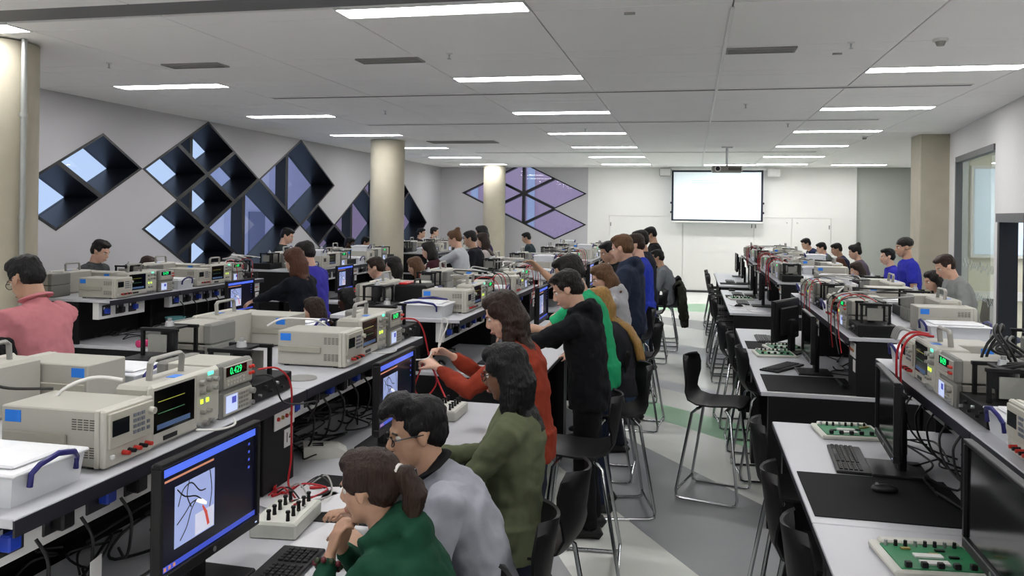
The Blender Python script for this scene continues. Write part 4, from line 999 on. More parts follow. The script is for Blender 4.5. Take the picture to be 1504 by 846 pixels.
        if hair in ('long', 'bob'):
            L = hair_len
            base = Hm((-.06, 0, .02)); dn = Vector((0, 0, -1)); bk = rot_y(lean*1.0) @ Vector((-1, 0, 0))
            body_dn = -(up*.75+Vector((0,0,1))*.25).normalized()
            p1 = Hm((-.075,0,-.07)); pts = [base, p1]; rad = [(.078*s,.055*s),(.082*s,.05*s)]
            bo = (.1 if not hood else .14); path = [(nek, .04), (che, .13), (mid, .155), (wai, .15), (pel, .16)]; acc = .1; last = p1
            for pp, bb in path:
                q = pp+bk*(bb+(bo-.1))*s; dl = (q-last).length/s
                if acc+dl > L:
                    t_ = max(.15, (L-acc)/dl); q = last+(q-last)*t_; pts.append(q); rad.append((.07*s,.022*s)); break
                pts.append(q); rad.append((.09*s,.036*s)); last = q; acc += dl
            rad[-1] = (.055*s,.016*s)
            h.tube(pts, rad, 16, ref=HR @ Vector((0,1,0)))
            for sd in (1, -1):
                q0 = Hm((-.01, sd*.07, .05)); q1 = Hm((-.032, sd*.08, -.05)); q2 = q1+Vector((.0, sd*.012, -.1))*s; q3 = q2+Vector((-.01, 0, -max(.02, L-.25)))*s
                h.tube([q0, q1, q2, q3], [(.046*s,.018*s),(.044*s,.02*s),(.04*s,.018*s),(.016*s,.01*s)], 10, ref=HR @ Vector((1,0,0)))
        if hair == 'tail':
            p = Hm((-.1,0,.02)); h.ell(p, (.03*s,.03*s,.03*s)); dnn = Vector((0,0,-1))
            h.tube([Hm((-.08,0,.03)), Hm((-.14,0,.02)), Hm((-.165,0,-.05)), Hm((-.15,0,-.05))+dnn*hair_len*.5*s, Hm((-.14,0,-.05))+dnn*hair_len*s], [.024*s,.036*s,.045*s,.035*s,.012*s], 12)
        if hair == 'bun': hd(h, (-.09,0,.105), (.042,.042,.04)); h.tube([Hm((-.06,0,.09)), Hm((-.08,0,.1))], [.03*s,.03*s], 8)
        oh = link('hair', h.mesh('hair', hair_mat(hairc), True), e); BAKE.append((oh, vb*1.0, 2, .013, .022))
        if hair == 'tail': link('hair_tie', MB().tube([Hm((-.112,0,.03)), Hm((-.122,0,.026))], [.03*s,.031*s], 12).mesh('hair_tie', mat('hair_tie', '#c8c4c0', .5), True), e)
    if glasses:
        gl = MB()
        for sd in (1, -1):
            c = [Hm((.104-.012*abs(math.cos(a)), sd*.033+.024*math.cos(a), .0+.017*math.sin(a))) for a in [2*PI*q/14 for q in range(15)]]
            gl.tube(c, .0022*s, 6); gl.tube([Hm((.09, sd*.057, .006)), Hm((.04, sd*.078, .008)), Hm((-.01, sd*.082, .004))], .0024*s, 6)
        gl.tube([Hm((.104,-.01,.004)), Hm((.108,0,.007)), Hm((.104,.01,.004))], .002*s, 6)
        og = link('glasses', gl.mesh('glasses', GLF, True), e)
        for sd in (1, -1):
            c = [Hm((.103-.012*abs(math.cos(a)), sd*.033+.023*math.cos(a), .0+.016*math.sin(a))) for a in [2*PI*q/14 for q in range(14)]]
            link('lens', MB().add(c, [tuple(range(14))]).mesh('lens', LENS), og)
    # world helpers for held things
    Mw = Matrix.Translation(e.location) @ fwd.to_4x4()
    e_info = {sd: (Mw @ WR[sd], (fwd @ (WR[sd]-EL[sd])).normalized()) for sd in (1, -1)}
    return e, e_info, s
def bake_all():
    tex = {}
    for ob, vox, sm, dstr, dsz in BAKE:
        m = ob.modifiers.new('r', 'REMESH'); m.mode = 'VOXEL'; m.voxel_size = vox; m.use_smooth_shade = True
        if dstr:
            if dsz not in tex:
                t = bpy.data.textures.new('folds', 'CLOUDS'); t.noise_scale = dsz; t.noise_depth = 2; tex[dsz] = t
            d = ob.modifiers.new('d', 'DISPLACE'); d.texture = tex[dsz]; d.strength = dstr; d.mid_level = .5; d.texture_coords = 'LOCAL'
        s = ob.modifiers.new('s', 'SMOOTH'); s.factor = .5; s.iterations = sm
        if ob.name.startswith('body'): dc = ob.modifiers.new('c', 'DECIMATE'); dc.ratio = .5 if vox < .007 else .42
    dg = bpy.context.evaluated_depsgraph_get()
    new = []
    for ob, *_ in BAKE:
        me = bpy.data.meshes.new_from_object(ob.evaluated_get(dg)); new.append((ob, me))
    for ob, me in new:
        old = ob.data; nm = old.name; mats = [m for m in old.materials]
        ob.modifiers.clear(); ob.data = me; me.name = nm
        if not me.materials:
            for m in mats: me.materials.append(m)
        me.polygons.foreach_set('use_smooth', [True]*len(me.polygons))
# ================================================================== furnish the room
A_ = dict(front=-1.02, s=1, X1=-1.6, X0=-2.6, rear=-3.17)
B_ = dict(front=-4.13, s=1, X1=-4.7, X0=-5.6, rear=-6.12)
C_ = dict(front=.455, s=-1, X1=1.89, X0=.99, rear=2.4)
ISL = [('A', A_, 'nearest left bench', [(1.68,1.55),(3.23,1.55)]), ('A', A_, 'second left bench', [(5.6,1.55),(7.15,1.55)]),
       ('A', A_, 'third left bench', [(9.6,1.55),(11.15,1.55)]), ('A', A_, 'fourth left bench', [(13.6,1.55),(15.15,1.55)]),
       ('B', B_, 'nearest window-side bench', [(5.9,.95),(6.85,1.55)]), ('B', B_, 'second window-side bench', [(9.6,1.55),(11.15,1.55)]), ('B', B_, 'third window-side bench', [(14.75,1.55),(16.3,1.55)]),
       ('C', C_, 'nearest right bench', [(1.68,1.55),(3.23,1.55)]), ('C', C_, 'second right bench', [(5.57,1.55),(7.12,1.55)]),
       ('C', C_, 'third right bench', [(10.05,1.55),(11.6,1.55)]), ('C', C_, 'fourth right bench', [(14.0,1.55),(15.55,1.55)])]
OFF = dict(tub=.19, psu=.48, scope=.77, meter=1.085, rig=1.375)
OVER = {('nearest left bench', 1, 'aisle'): dict(tub=.08, psu=.565, scope=.93, meter=1.21, rig=1.45, notub=1),
        ('second left bench', 0, 'window'): dict(norig=1),
        ('nearest right bench', 0, 'aisle'): dict(psu=.36, tub=.1, scope=.68, meter=1.0)}
NUM = {('nearest left bench', 0): '14', ('nearest left bench', 1): '13', ('second left bench', 0): '12', ('second left bench', 1): '11', ('nearest window-side bench', 0): '27', ('nearest window-side bench', 1): '28'}
R5 = random.Random(11)
READ = ['0.429', '1.036', '0.187', '2.514', '0.008']
mi = 0
for (kind, g, name, bays) in ISL:
    vis = g['s']; sides = [('aisle', vis), ('window' if kind == 'A' else 'wall', -vis)]
    for bi, (y0, L) in enumerate(bays):
        bn = ('near', 'far')[bi]; lod = 0 if y0 < 8 else 2
        for side, s in sides:
            bench(kind, g['front'] if s == vis else g['rear'], s, y0, L, name, side, bn, None)
        shelf(g['X0'], g['X1'], y0, L, name, bn, vis, lod, bi == 0, bi == 1)
        for side, s in sides:
            xe = g['X1'] if s > 0 else g['X0']
            O = dict(OFF); O.update(OVER.get((name, bi, side), {}))
            if L < 1.2: O.update(psu=.2, scope=.5, meter=.82, notub=1, norig=1)
            yy = lambda o: y0+o if s > 0 else y0+L-o
            rz = 0 if s > 0 else PI
            j = lambda: R5.uniform(-.025, .025)
            fx = xe-s*.03
            tail = f'{bn} bay, {side} side of {name}'
            thing('power_supply', PSU[lod], (fx+j(), yy(O['psu']), HS), rz+j(), f'beige power supply with blue sticker, {tail}', 'power supply', 'bench power supplies')
            thing('oscilloscope', SCOPE[lod], (fx-s*.02+j()*.5, yy(O['scope']), HS), rz+j()*.8, f'oscilloscope with carry handle and dark screen, {tail}', 'oscilloscope', 'bench oscilloscopes')
            yg, rg = yy(O['meter']), rz+j()*.8
            thing('signal_generator', GEN[lod], (fx-s*.01, yg, HS), rg, f'grey signal generator under a multimeter, {tail}', 'signal generator', 'signal generators')
            mi += 1
            thing('bench_multimeter', METER[lod], (fx-s*.01, yg, HS+.1), rg, f'grey multimeter with green digits on a generator, {tail}', 'multimeter', 'bench multimeters')
            if not O.get('norig'):
                thing('motor_rig', RIG[lod], (fx-s*.03, yy(O['rig']), HS), rz, f'black motor test rig with open tower, {tail}', 'test rig', 'black motor test rigs')
            if not O.get('notub'):
                if name.startswith('second left') and bi == 0 and side == 'aisle':
                    thing('storage_tub', make_tub(.36, .3, .105), (-1.92, y0+.05, HS), -PI/2, f'milky plastic tub with navy handle, {tail}', 'storage tub', 'milky storage tubs')
                elif R5.random() < .8 or lod == 0:
                    thing('storage_tub', TUB, (fx-s*.02, yy(O['tub'])-.01, HS), rz, f'milky plastic tub with navy handle, {tail}', 'storage tub', 'milky storage tubs')
            if side == 'aisle' or lod == 2 and R5.random() < .4:
                if R5.random() < .55 and lod == 2:
                    thing('storage_tub', TUBS, (fx-s*.03, yy(O['psu']), HS+.172), rz, f'small milky tub atop power supply, {tail}', 'storage tub', 'tubs on top of power supplies')
            # numbered computer box below the shelf
            if L > 1.2:
                pedestal(g['X1']-.05 if s > 0 else g['X0']+.05, s, yy(1.41), f'black computer box with jack panel, {tail}', NUM.get((name, bi)) if s == vis else None)

thing('motor_rig', RIG[0], (-2.28, 5.72, HS), -PI/2, 'black motor test rig facing the camera at the near end of second left bench', 'test rig', 'black motor test rigs')
thing('equipment_case', [('case_body', B(-.13,.13,-.11,.11,.0,.2,.012).mesh('case_body', PANELB), None), ('case_strap', MB().box(-.1,-.03,-.1,.1,.2,.215,.004).mesh('case_strap', RED), None), ('case_handle', MB().tube([(.02,-.07,.2),(.02,-.06,.235),(.02,.06,.235),(.02,.07,.2)], .009, 8).mesh('case_handle', DARKP, True), None)],
      (-2.12, 6.12, HS), 0, 'black equipment case with red strap behind the tub, second left bench', 'case')
# ---- monitors, keyboards, mats
def monitor(x, y, rz, on, label): thing('computer_monitor', MON[on], (x, y, HD), rz, label, 'monitor', 'bench monitors')
monitor(-1.4, 2.22, -.02, True, 'large lit monitor beside the green hoodie sitter, nearest on the left')
monitor(-1.4, 3.8, 0, True, 'lit monitor behind the spiky-haired boy in grey')
monitor(-1.4, 6.1, 0, False, 'dark monitor on the second left bench, near bay')
monitor(-1.4, 7.85, 0, True, 'dim lit monitor in front of the black hoodie man')
monitor(-1.4, 10.2, 0, True, 'lit monitor on the third left bench, near bay')
monitor(-1.4, 11.8, 0, True, 'lit monitor on the third left bench, far bay')
monitor(-4.42, 7.45, 0, True, 'lit monitor on the nearest window-side bench')
monitor(-4.42, 9.99, 0, True, 'lit blue monitor on the second window-side bench, near bay')
monitor(-4.42, 11.7, 0, True, 'lit monitor on the second window-side bench, far bay')
monitor(.86, 2.6, PI, False, 'black switched-off monitor at the picture edge, nearest on the right')
monitor(.87, 3.99, PI-.06, False, 'black switched-off monitor behind the near right keyboard')
monitor(.84, 6.35, PI, False, 'black switched-off monitor on the second right bench, near bay')
monitor(.78, 7.3, PI-.5, False, 'black switched-off monitor turned sideways, second right bench, far bay')
monitor(.84, 10.9, PI, False, 'black switched-off monitor on the third right bench, near bay')
monitor(.84, 12.4, PI, False, 'black switched-off monitor on the third right bench, far bay')
monitor(.84, 14.6, PI, False, 'black switched-off monitor on the fourth right bench, near bay')
monitor(.84, 16.2, PI, False, 'black switched-off monitor on the fourth right bench, far bay')
def keyboard(x, y, rz, near, label): thing('keyboard', KBD[0 if near else 1], (x, y, HD), rz, label, 'keyboard', 'black keyboards')
keyboard(-1.17, 2.32, .05, True, 'black keyboard in front of the girl in the green hoodie')
keyboard(.66, 4.1, PI-.06, True, 'black keyboard on the nearest right bench')
keyboard(.62, 6.52, PI-.55, False, 'black keyboard lying slanted on the second right bench')
keyboard(.6, 7.95, PI, False, 'black keyboard at the far bay of the second right bench')
keyboard(.6, 11.2, PI, False, 'black keyboard on the third right bench, near bay')
keyboard(.6, 12.5, PI, False, 'black keyboard on the third right bench, far bay')
keyboard(.6, 14.9, PI, False, 'black keyboard on the fourth right bench')
keyboard(-1.2, 5.35+.6, 0, False, 'black keyboard on the second left bench, near end')
def bmat(x0, x1, y0, y1, label): single('bench_mat', B(0, x1-x0, 0, y1-y0, 0, .004, .001), MATB, (x0, y0, HD), 0, label, 'mat', 'black bench mats')
bmat(.475, 1.08, 3.3, 3.86, 'black bench mat on the nearest right bench')
bmat(.5, 1.08, 5.6, 6.18, 'black bench mat at the near end of the second right bench')
bmat(.49, .9, 7.35, 7.8, 'black bench mat at the middle of the second right bench')
bmat(.49, 1.0, 11.9, 12.3, 'black bench mat on the third right bench')
bmat(.49, 1.0, 14.2, 14.6, 'black bench mat on the fourth right bench')
bmat(-1.55, -1.06, 2.78, 3.28, 'black bench mat under papers on the nearest left bench')
def mouse(x, y, z, rz, label): thing('computer_mouse', MOUSE, (x, y, z), rz, label, 'mouse', 'computer mice')
mouse(.8, 3.66, HD+.004, PI, 'black mouse on the mat of the nearest right bench')
mouse(-1.42, 2.62, HD, 0, 'black mouse beside the large lit monitor')
mouse(.62, 13.0, HD, PI, 'black mouse on the third right bench')
mouse(.6, 10.75, HD, PI, 'black mouse at the near end of the third right bench')
# ---- boards and boxes
def board(x, y, rz, k, label): thing('circuit_board_kit', BOARD[k], (x, y, HD), rz, label, 'circuit board', 'circuit board kits')
board(.79, 2.95, .12+PI/2*0, 0, 'green circuit board on pale tray, nearest on the right')
board(.82, 4.6, .1, 1, 'green circuit board behind the nearest right keyboard')
board(.68, 7.08, .1, 0, 'green circuit board on tray, second right bench, nearer one')
board(.8, 7.42, .2, 1, 'green circuit board on tray, second right bench, farther one')
board(.68, 11.75, .1, 0, 'green circuit board on the third right bench')
thing('knob_box', KNOBBOX, (-1.42, 2.72, HD), PI/2+.1, 'pale control box with black knobs beside the keyboard, nearest left bench', 'control box')
thing('knob_box', KNOBBOX, (-1.33, 4.42, HD), PI/2, 'pale control box with black knobs in front of the olive jacket woman', 'control box')
thing('knob_box', KNOBBOX, (-1.3, 6.5, HD), PI/2, 'pale control box with black knobs on the second left bench', 'control box')
thing('hand_pod', PHONE, (-1.66, 3.55, HD), .5, 'pale plastic hand unit lying under the shelf behind the girl', 'hand unit')
single('paper_sheet', B(-.1,.1,-.14,.14,0,.002), PAPER, (-1.32, 3.02, HD+.004), .3, 'sheet of paper beside the knob box, nearest left bench', 'paper')
single('paper_sheet', B(-.1,.1,-.14,.14,0,.002), PAPER, (-1.2, 2.68, HD), -.2, 'sheet of paper under the girl\'s elbows', 'paper')
single('paper_sheet', B(-.1,.1,-.14,.14,0,.002), PAPER, (-1.52, 2.98, HD+.004), -.4, 'sheet of paper under red leads', 'paper')
for i, (x, y, r) in enumerate(((.58, 10.4, .1), (.72, 10.62, -.2), (.62, 10.85, .4), (.8, 10.3, .2))):
    single('paper_sheet', B(-.1,.1,-.14,.14,0,.004), PAPER, (x, y, HD+.001*i), r, ('first', 'second', 'third', 'fourth')[i]+' loose paper on the near end of the third right bench', 'paper', 'papers on the third right bench')
thing('pencil_case', [('case_body', MB().tube([(-.11,0,.03),(-.1,0,.03),(.1,0,.03),(.11,0,.03)], [(.015,.012),(.035,.03),(.035,.03),(.015,.012)], 12, ref=(0,1,0)).mesh('case_body', PINK, True), None), ('zip', MB().tube([(-.1,0,.061),(.1,0,.061)], .003, 6).mesh('zip', DARKP), None)],
      (-4.4, 6.0, HD), 1.2, 'pink pencil case on the window-side bench', 'pencil case')
single('teal_tub', MB().tube([(0,0,.0),(.0,.0,.02),(0,0,.1)], [.05,.075,.09], 18).tube([(0,0,.1),(0,0,.106)], [.095,.095], 18), TEAL, (-4.85, 7.0, HD), 0, 'round teal tub under the window-side shelf', 'tub', smooth=True)
single('teal_pod', MB().ell((0,0,.04), (.09,.05,.04)), TEAL, (1.08, 3.1, HD), .4, 'teal and black hand unit under the nearest right shelf', 'hand unit', smooth=True)
single('paper_stack', MB().box(-.15,.15,-.1,.1,0,.02).box(-.14,.15,-.09,.1,.02,.035), PAPER, (-4.5, 6.95, HD), .3, 'small stack of papers on the window-side bench', 'paper')
single('instruction_folder', MB().box(-.16,.16,-.12,.12,0,.03,.006), mat('grey_folder', '#8b8c88', .6), (-4.62, 6.5, HD), .2, 'grey folder beside the pink pencil case', 'folder')
single('cable_tag', MB().prism([(-.03,-.04),(.03,-.04),(.03,.04),(-.03,.04)], 0, .002, axis=0), WHITEP, (-1.62, 1.99, 1.02), .2, 'white paper tag hanging on a black cable, nearest left bench', 'tag')
single('steel_disc', MB().cyl((0,0,0),(0,0,.006),.07,.068,20), mat('dull_disc', '#8f8f8c', .4), (-1.72, 3.42, HS), 0, 'flat grey disc lying on the nearest left shelf', 'disc')

# ---- cables
def cable(pts, r, m, label, cat='cable', group=None, n=6, seg=6):
    return single('cable', MB().tube(spline(pts, n), r, seg), m, (0,0,0), 0, label, cat, group, smooth=True)
RC = random.Random(5)
def tangle(x0, x1, y0, y1, n, label, group, z=HD, m=BLKC):
    for k in range(n):
        p = []; x, y = RC.uniform(x0, x1), RC.uniform(y0, y1)
        for q in range(6):
            p.append((x, y, z+.008+RC.random()*.05*(1 if q % 2 else .3)))
            x = min(x1, max(x0, x+RC.uniform(-.16,.16))); y = min(y1, max(y0, y+RC.uniform(-.3,.3)))
        cable(p, RC.choice((.004, .005, .0055)), m, label, 'cable', group)
tangle(-2.02, -1.62, 1.9, 2.9, 9, 'black mains cable tangled under the nearest left shelf, near bay', 'cables under nearest left shelf near bay')
tangle(-2.05, -1.65, 3.4, 4.5, 12, 'black mains cable tangled under the nearest left shelf, far bay', 'cables under nearest left shelf far bay')
tangle(1.0, 1.4, 2.9, 4.5, 12, 'black cable tangled under the nearest right shelf', 'cables under nearest right shelf')
tangle(1.0, 1.4, 5.8, 8.2, 10, 'black cable tangled under the second right shelf', 'cables under second right shelf')
tangle(-2.05, -1.65, 5.8, 8.2, 6, 'black cable tangled under the second left shelf', 'cables under second left shelf')
tangle(-5.1, -4.75, 6.2, 8.1, 8, 'black cable tangled under the nearest window-side shelf', 'cables under window-side shelf')
# plug leads dropping from the trunking
for k in range(6):
    y = 1.85+k*.165; cable([(-1.69, y, 1.16), (-1.66, y+.01, 1.1), (-1.68, y+.03, 1.0), (-1.75, y+.1, .93), (-1.85, y+.2, .91)], .005, BLKC, 'black lead dropping from a socket, nearest left bench near bay', 'cable', 'socket leads near bay')
for k in range(6):
    y = 3.42+k*.165; cable([(-1.69, y, 1.16), (-1.66, y+.01, 1.1), (-1.68, y+.03, 1.0), (-1.75, y+.1, .93), (-1.85, y+.2, .91)], .005, BLKC, 'black lead dropping from a socket, nearest left bench far bay', 'cable', 'socket leads far bay')
for k in range(7):
    y = 4.4-k*.19; cable([(1.08, y, 1.16), (1.05, y-.01, 1.1), (1.07, y-.03, 1.0), (1.14, y-.1, .93), (1.24, y-.18, .91)], .005, BLKC, 'black lead dropping from a socket, nearest right bench', 'cable', 'socket leads right bench')
for k in range(5):
    y = 7.0+k*.2; cable([(-4.8, y, 1.16), (-4.76, y+.01, 1.1), (-4.78, y+.03, 1.0), (-4.85, y+.1, .93)], .005, BLKC, 'black lead dropping from a socket, window-side bench', 'cable', 'socket leads window bench')
# red test leads and cables over instruments
cable([(-1.62, 2.86, 1.43), (-1.56, 2.9, 1.43), (-1.53, 2.95, 1.36), (-1.54, 2.98, 1.2), (-1.55, 3.0, 1.05), (-1.56, 3.0, .95), (-1.5, 2.95, .91)], .004, REDC, 'red test lead hanging from the nearest multimeter', 'test lead')
cable([(-1.62, 2.84, 1.41), (-1.57, 2.88, 1.4), (-1.55, 2.92, 1.3), (-1.5, 2.97, 1.28), (-1.47, 3.06, 1.27), (-1.53, 3.1, 1.18)], .0035, BLKC, 'black test lead hanging from the nearest multimeter', 'test lead')
for k in range(6):
    a = (-1.62+k*.02, 2.95+.03*k); cable([(a[0], a[1], .915), (a[0]+.06, a[1]+RC.uniform(-.05,.06), .95), (a[0]+.14, a[1]+RC.uniform(-.1,.05), .92), (-1.42+RC.uniform(-.06,.06), 2.76+RC.uniform(-.06,.06), .965)], .0035, (REDC, BLKC, GRYC)[k % 3], ('red', 'black', 'grey')[k % 3]+' patch lead to the knob box, '+('nearer' if k < 3 else 'farther')+' one, nearest left bench', 'test lead')
for k in range(5):
    single('crocodile_clip', MB().box(-.025,.025,-.006,.006,0,.01,.002).box(.02,.04,-.003,.003,.002,.007), RED, (-1.62+RC.uniform(-.06,.14), 3.02+RC.uniform(-.06,.12), HD+.008), RC.uniform(0,3), 'red crocodile clip in the heap beside the computer box', 'clip', 'red crocodile clips')
cable([(-1.62, 4.47, 1.43), (-1.55, 4.5, 1.42), (-1.52, 4.55, 1.35), (-1.5, 4.6, 1.2), (-1.45, 4.62, 1.05), (-1.36, 4.5, .97)], .005, REDC, 'red lead hanging off the far end of the nearest left shelf', 'test lead')
cable([(-1.62, 2.46, 1.3), (-1.56, 2.5, 1.295), (-1.55, 2.58, 1.292), (-1.6, 2.66, 1.292)], .004, WHTC, 'white probe cable plugged into the nearest oscilloscope', 'cable')
cable([(-1.78, 2.3, 1.49), (-1.86, 2.26, 1.5), (-1.93, 2.2, 1.46), (-1.95, 2.17, 1.36), (-1.96, 2.15, 1.285)], .006, WHTC, 'white cable arching behind the nearest oscilloscope', 'cable')
cable([(-2.1, 1.98, 1.5), (-2.05, 2.0, 1.53), (-2.02, 2.1, 1.49), (-2.0, 2.25, 1.46)], .005, BLKC, 'black cable lying over the nearest power supply', 'cable')
cable([(-2.05, 3.7, 1.47), (-2.0, 3.75, 1.5), (-1.95, 3.85, 1.49), (-1.9, 3.95, 1.47), (-1.86, 4.02, 1.42)], .005, WHTC, 'white cable lying over the second power supply', 'cable')
cable([(-1.64, 4.05, 1.3), (-1.58, 4.1, 1.292), (-1.56, 4.2, 1.29), (-1.6, 4.3, 1.29)], .004, WHTC, 'white probe cable in front of the second oscilloscope', 'cable')
# leads over the right benches
for k in range(4):
    y = 4.28+k*.03; cable([(1.0, y+.1, 1.44), (1.02, y+.05, 1.5), (1.1, y-.05, 1.47), (1.2, y-.15, 1.42), (1.32, y-.2, 1.37)], .006, GRYC, 'grey cable draped beside the nearest right power supply', 'cable', 'grey cables on right bench')
for k in range(2):
    y = 4.1+k*.08; cable([(1.1, y, 1.5), (1.02, y+.02, 1.5), (.97, y+.03, 1.42), (.965, y+.02, 1.25), (.97, y, 1.12)], .006, REDC, 'thick red lead hanging over the nearest right shelf edge', 'test lead', 'red leads right shelf')
for k in range(4):
    p = []
    for q in range(9):
        a = 2*PI*q/8; p.append((1.2+.05*k*.5+.03*math.sin(a*2), 3.62+.1*math.cos(a)+.02*k, 1.53+.09*math.sin(a)*(1 if k < 2 else .4)))
    cable(p, .006, BLKC, 'black cable coiled on the nearest right multimeter', 'cable', 'coiled cables right bench')
for k in range(3):
    cable([(1.15, 3.5-.05*k, 1.48), (1.25, 3.3, 1.52), (1.45, 3.1+.06*k, 1.5), (1.62, 2.9, 1.46)], .006, BLKC, 'black cable trailing over the nearest right instruments', 'cable', 'trailing cables right bench')
for (bx, by, n, nm, s) in ((.99, 6.0, 5, 'second right bench', -1), (.99, 7.4, 5, 'second right bench far bay', -1), (.99, 11.0, 9, 'third right bench', -1), (.99, 12.4, 9, 'third right bench far bay', -1), (1.0, 15.0, 6, 'fourth right bench', -1), (-1.6, 6.9, 5, 'second left bench', 1), (-1.6, 8.4, 5, 'second left bench far bay', 1), (-1.6, 10.9, 5, 'third left bench', 1), (-4.7, 8.0, 4, 'nearest window-side bench', 1), (-1.6, 12.4, 5, 'third left bench far bay', 1)):
    for k in range(n):
        y = by-.35+.7*(k+.5)/n+RC.uniform(-.03,.03); d = RC.uniform(.02,.3); h = RC.uniform(1.48, 1.52)
        red = k % 2 == 0
        if k > n*.7: continue
        cable([(bx-s*d, y, h-.02), (bx-s*d*.5, y+.04, h+.02), (bx+s*.015, y+.06, h-.03), (bx+s*.03, y+.05+RC.uniform(-.05,.05), h-.2), (bx+s*.02, y+RC.uniform(-.1,.1), h-.36)], .0035, REDC if red else BLKC, ('red' if red else 'black')+f' lead hanging over instruments, {nm}, '+('nearest', 'second', 'third', 'fourth', 'fifth', 'sixth', 'seventh', 'eighth', 'ninth')[k]+' along', 'test lead', f'leads on {nm}')
    for k in range(3):
        y = by+RC.uniform(-.3,.3); p = [(bx-s*RC.uniform(.05,.5), y+.12*q, 1.49+RC.uniform(0,.05)) for q in range(5)]
        cable(p, .006, (GRYC, BLKC, WHTC)[k], ('grey', 'black', 'white')[k]+f' cable lying across instruments, {nm}', 'cable')
# ---- chairs
def chair(x, y, rz, label, group='black stools along the benches'): return thing('lab_stool', CHAIR, (x, y, 0), rz, label, 'chair', group)
chair(-.72, 2.2, PI, 'black shell stool under the girl in the green hoodie')
chair(-.68, 2.76, PI+.1, 'black shell stool under the boy in the grey sweater')
chair(-.64, 3.36, PI-.15, 'black shell stool under the woman in the olive jacket')
chair(-.62, 4.72, PI+.06, 'empty black stool pulled out at the end of the nearest left bench')
chair(-.5, 5.7, PI+.25, 'black stool beside the legs of the black hoodie man')
chair(-.66, 6.45, PI, 'black stool under the girl with long blond hair')
chair(-.5, 8.0, PI-.1, 'empty black stool behind the long blond hair')
chair(-.62, 9.15, PI+.2, 'black stool behind the tall man in the navy hoodie')
chair(-.42, 12.75, PI, 'black stool with a dark coat hung on it')
chair(-.45, 13.6, PI+.1, 'black stool just beyond the coat')
chair(-.55, 11.6, PI, 'black stool just nearer than the coat')
chair(.2, 6.18, -.27, 'empty black stool standing in the aisle by the right benches')
for i, (x, y, r) in enumerate(((.56,2.3,.1),(.56,2.92,.05),(.54,3.5,-.06),(.55,4.3,.0),(.6,6.74,.1),(.56,7.5,0),(.5,8.3,.1),(.5,10.5,0),(.48,11.1,.1),(.5,11.8,0),(.5,12.7,-.1),(.5,14.5,0),(.5,15.3,.1),(.5,16.1,0))):
    chair(x, y, r, f'black stool tucked at the right benches, {"nearest second third fourth fifth sixth seventh eighth ninth tenth eleventh twelfth thirteenth fourteenth".split()[i]} from the camera')
for i, (x, y) in enumerate(((-3.36,8.8),(-3.36,9.4),(-3.36,9.95))):
    chair(x, y, PI, f'black stool in the window-side aisle, {ordn[i]} from the camera')
# coat over a stool
mb = MB()
mb.tube([(-.28,0,1.02),(-.3,0,.9),(-.31,0,.7),(-.33,.02,.5),(-.34,.02,.36)], [(.19,.03),(.24,.05),(.25,.06),(.26,.07),(.2,.05)], 16, ref=(0,1,0))
mb.tube([(-.16,0,.92),(-.2,0,1.0),(-.26,0,1.04),(-.3,0,1.0)], [(.17,.02),(.18,.025),(.19,.03),(.2,.03)], 14, ref=(0,1,0))
mb.tube([(-.27,.2,.98),(-.3,.25,.75),(-.3,.24,.48)], [.05,.055,.045], 10); mb.tube([(-.27,-.2,.98),(-.3,-.25,.75),(-.31,-.24,.42)], [.05,.055,.045], 10)
co = link('coat', mb.mesh('coat', cloth_mat('#2a2c22'), True), None, (-.42, 12.75, 0), (0, 0, PI)); tag(co, 'dark olive coat draped over a stool back in the aisle', 'coat'); BAKE.append((co, .012, 3, .05, .09))
mb = MB()
mb.tube([(-.27,0,1.03),(-.29,0,.85),(-.3,0,.62),(-.3,0,.45)], [(.17,.03),(.22,.05),(.22,.06),(.15,.04)], 16, ref=(0,1,0))
mb.tube([(-.17,0,.93),(-.2,0,1.0),(-.25,0,1.05),(-.29,0,1.0)], [(.15,.02),(.16,.025),(.17,.03),(.18,.03)], 14, ref=(0,1,0))
co = link('coat', mb.mesh('coat', cloth_mat('#1b1c1d'), True), None, (-.45, 13.6, 0), (0, 0, PI+.1)); tag(co, 'black jacket on the stool just beyond the olive coat', 'coat'); BAKE.append((co, .014, 3, .04, .09))
# ================================================================== the people, nearest first
p1, i1, s1 = person((-.9, 2.22, 1.25), PI-.05, 'girl in a dark green hoodie with a ponytail, chin on hands', 'sit', top='#14422f', hood=True, fem=True, hair='tail', hairc='brown', skin='tan', hp=.12, hy=-.05, lh=('h', .125, .03, -.235), rh=('h', .135, -.06, -.245), pole=(.5, .35, -.8), hdir=(-.25, -.15, .95), size=.86, seat=.7, legs='#1a1d28', lod=0, curl=.75, hair_len=.13)
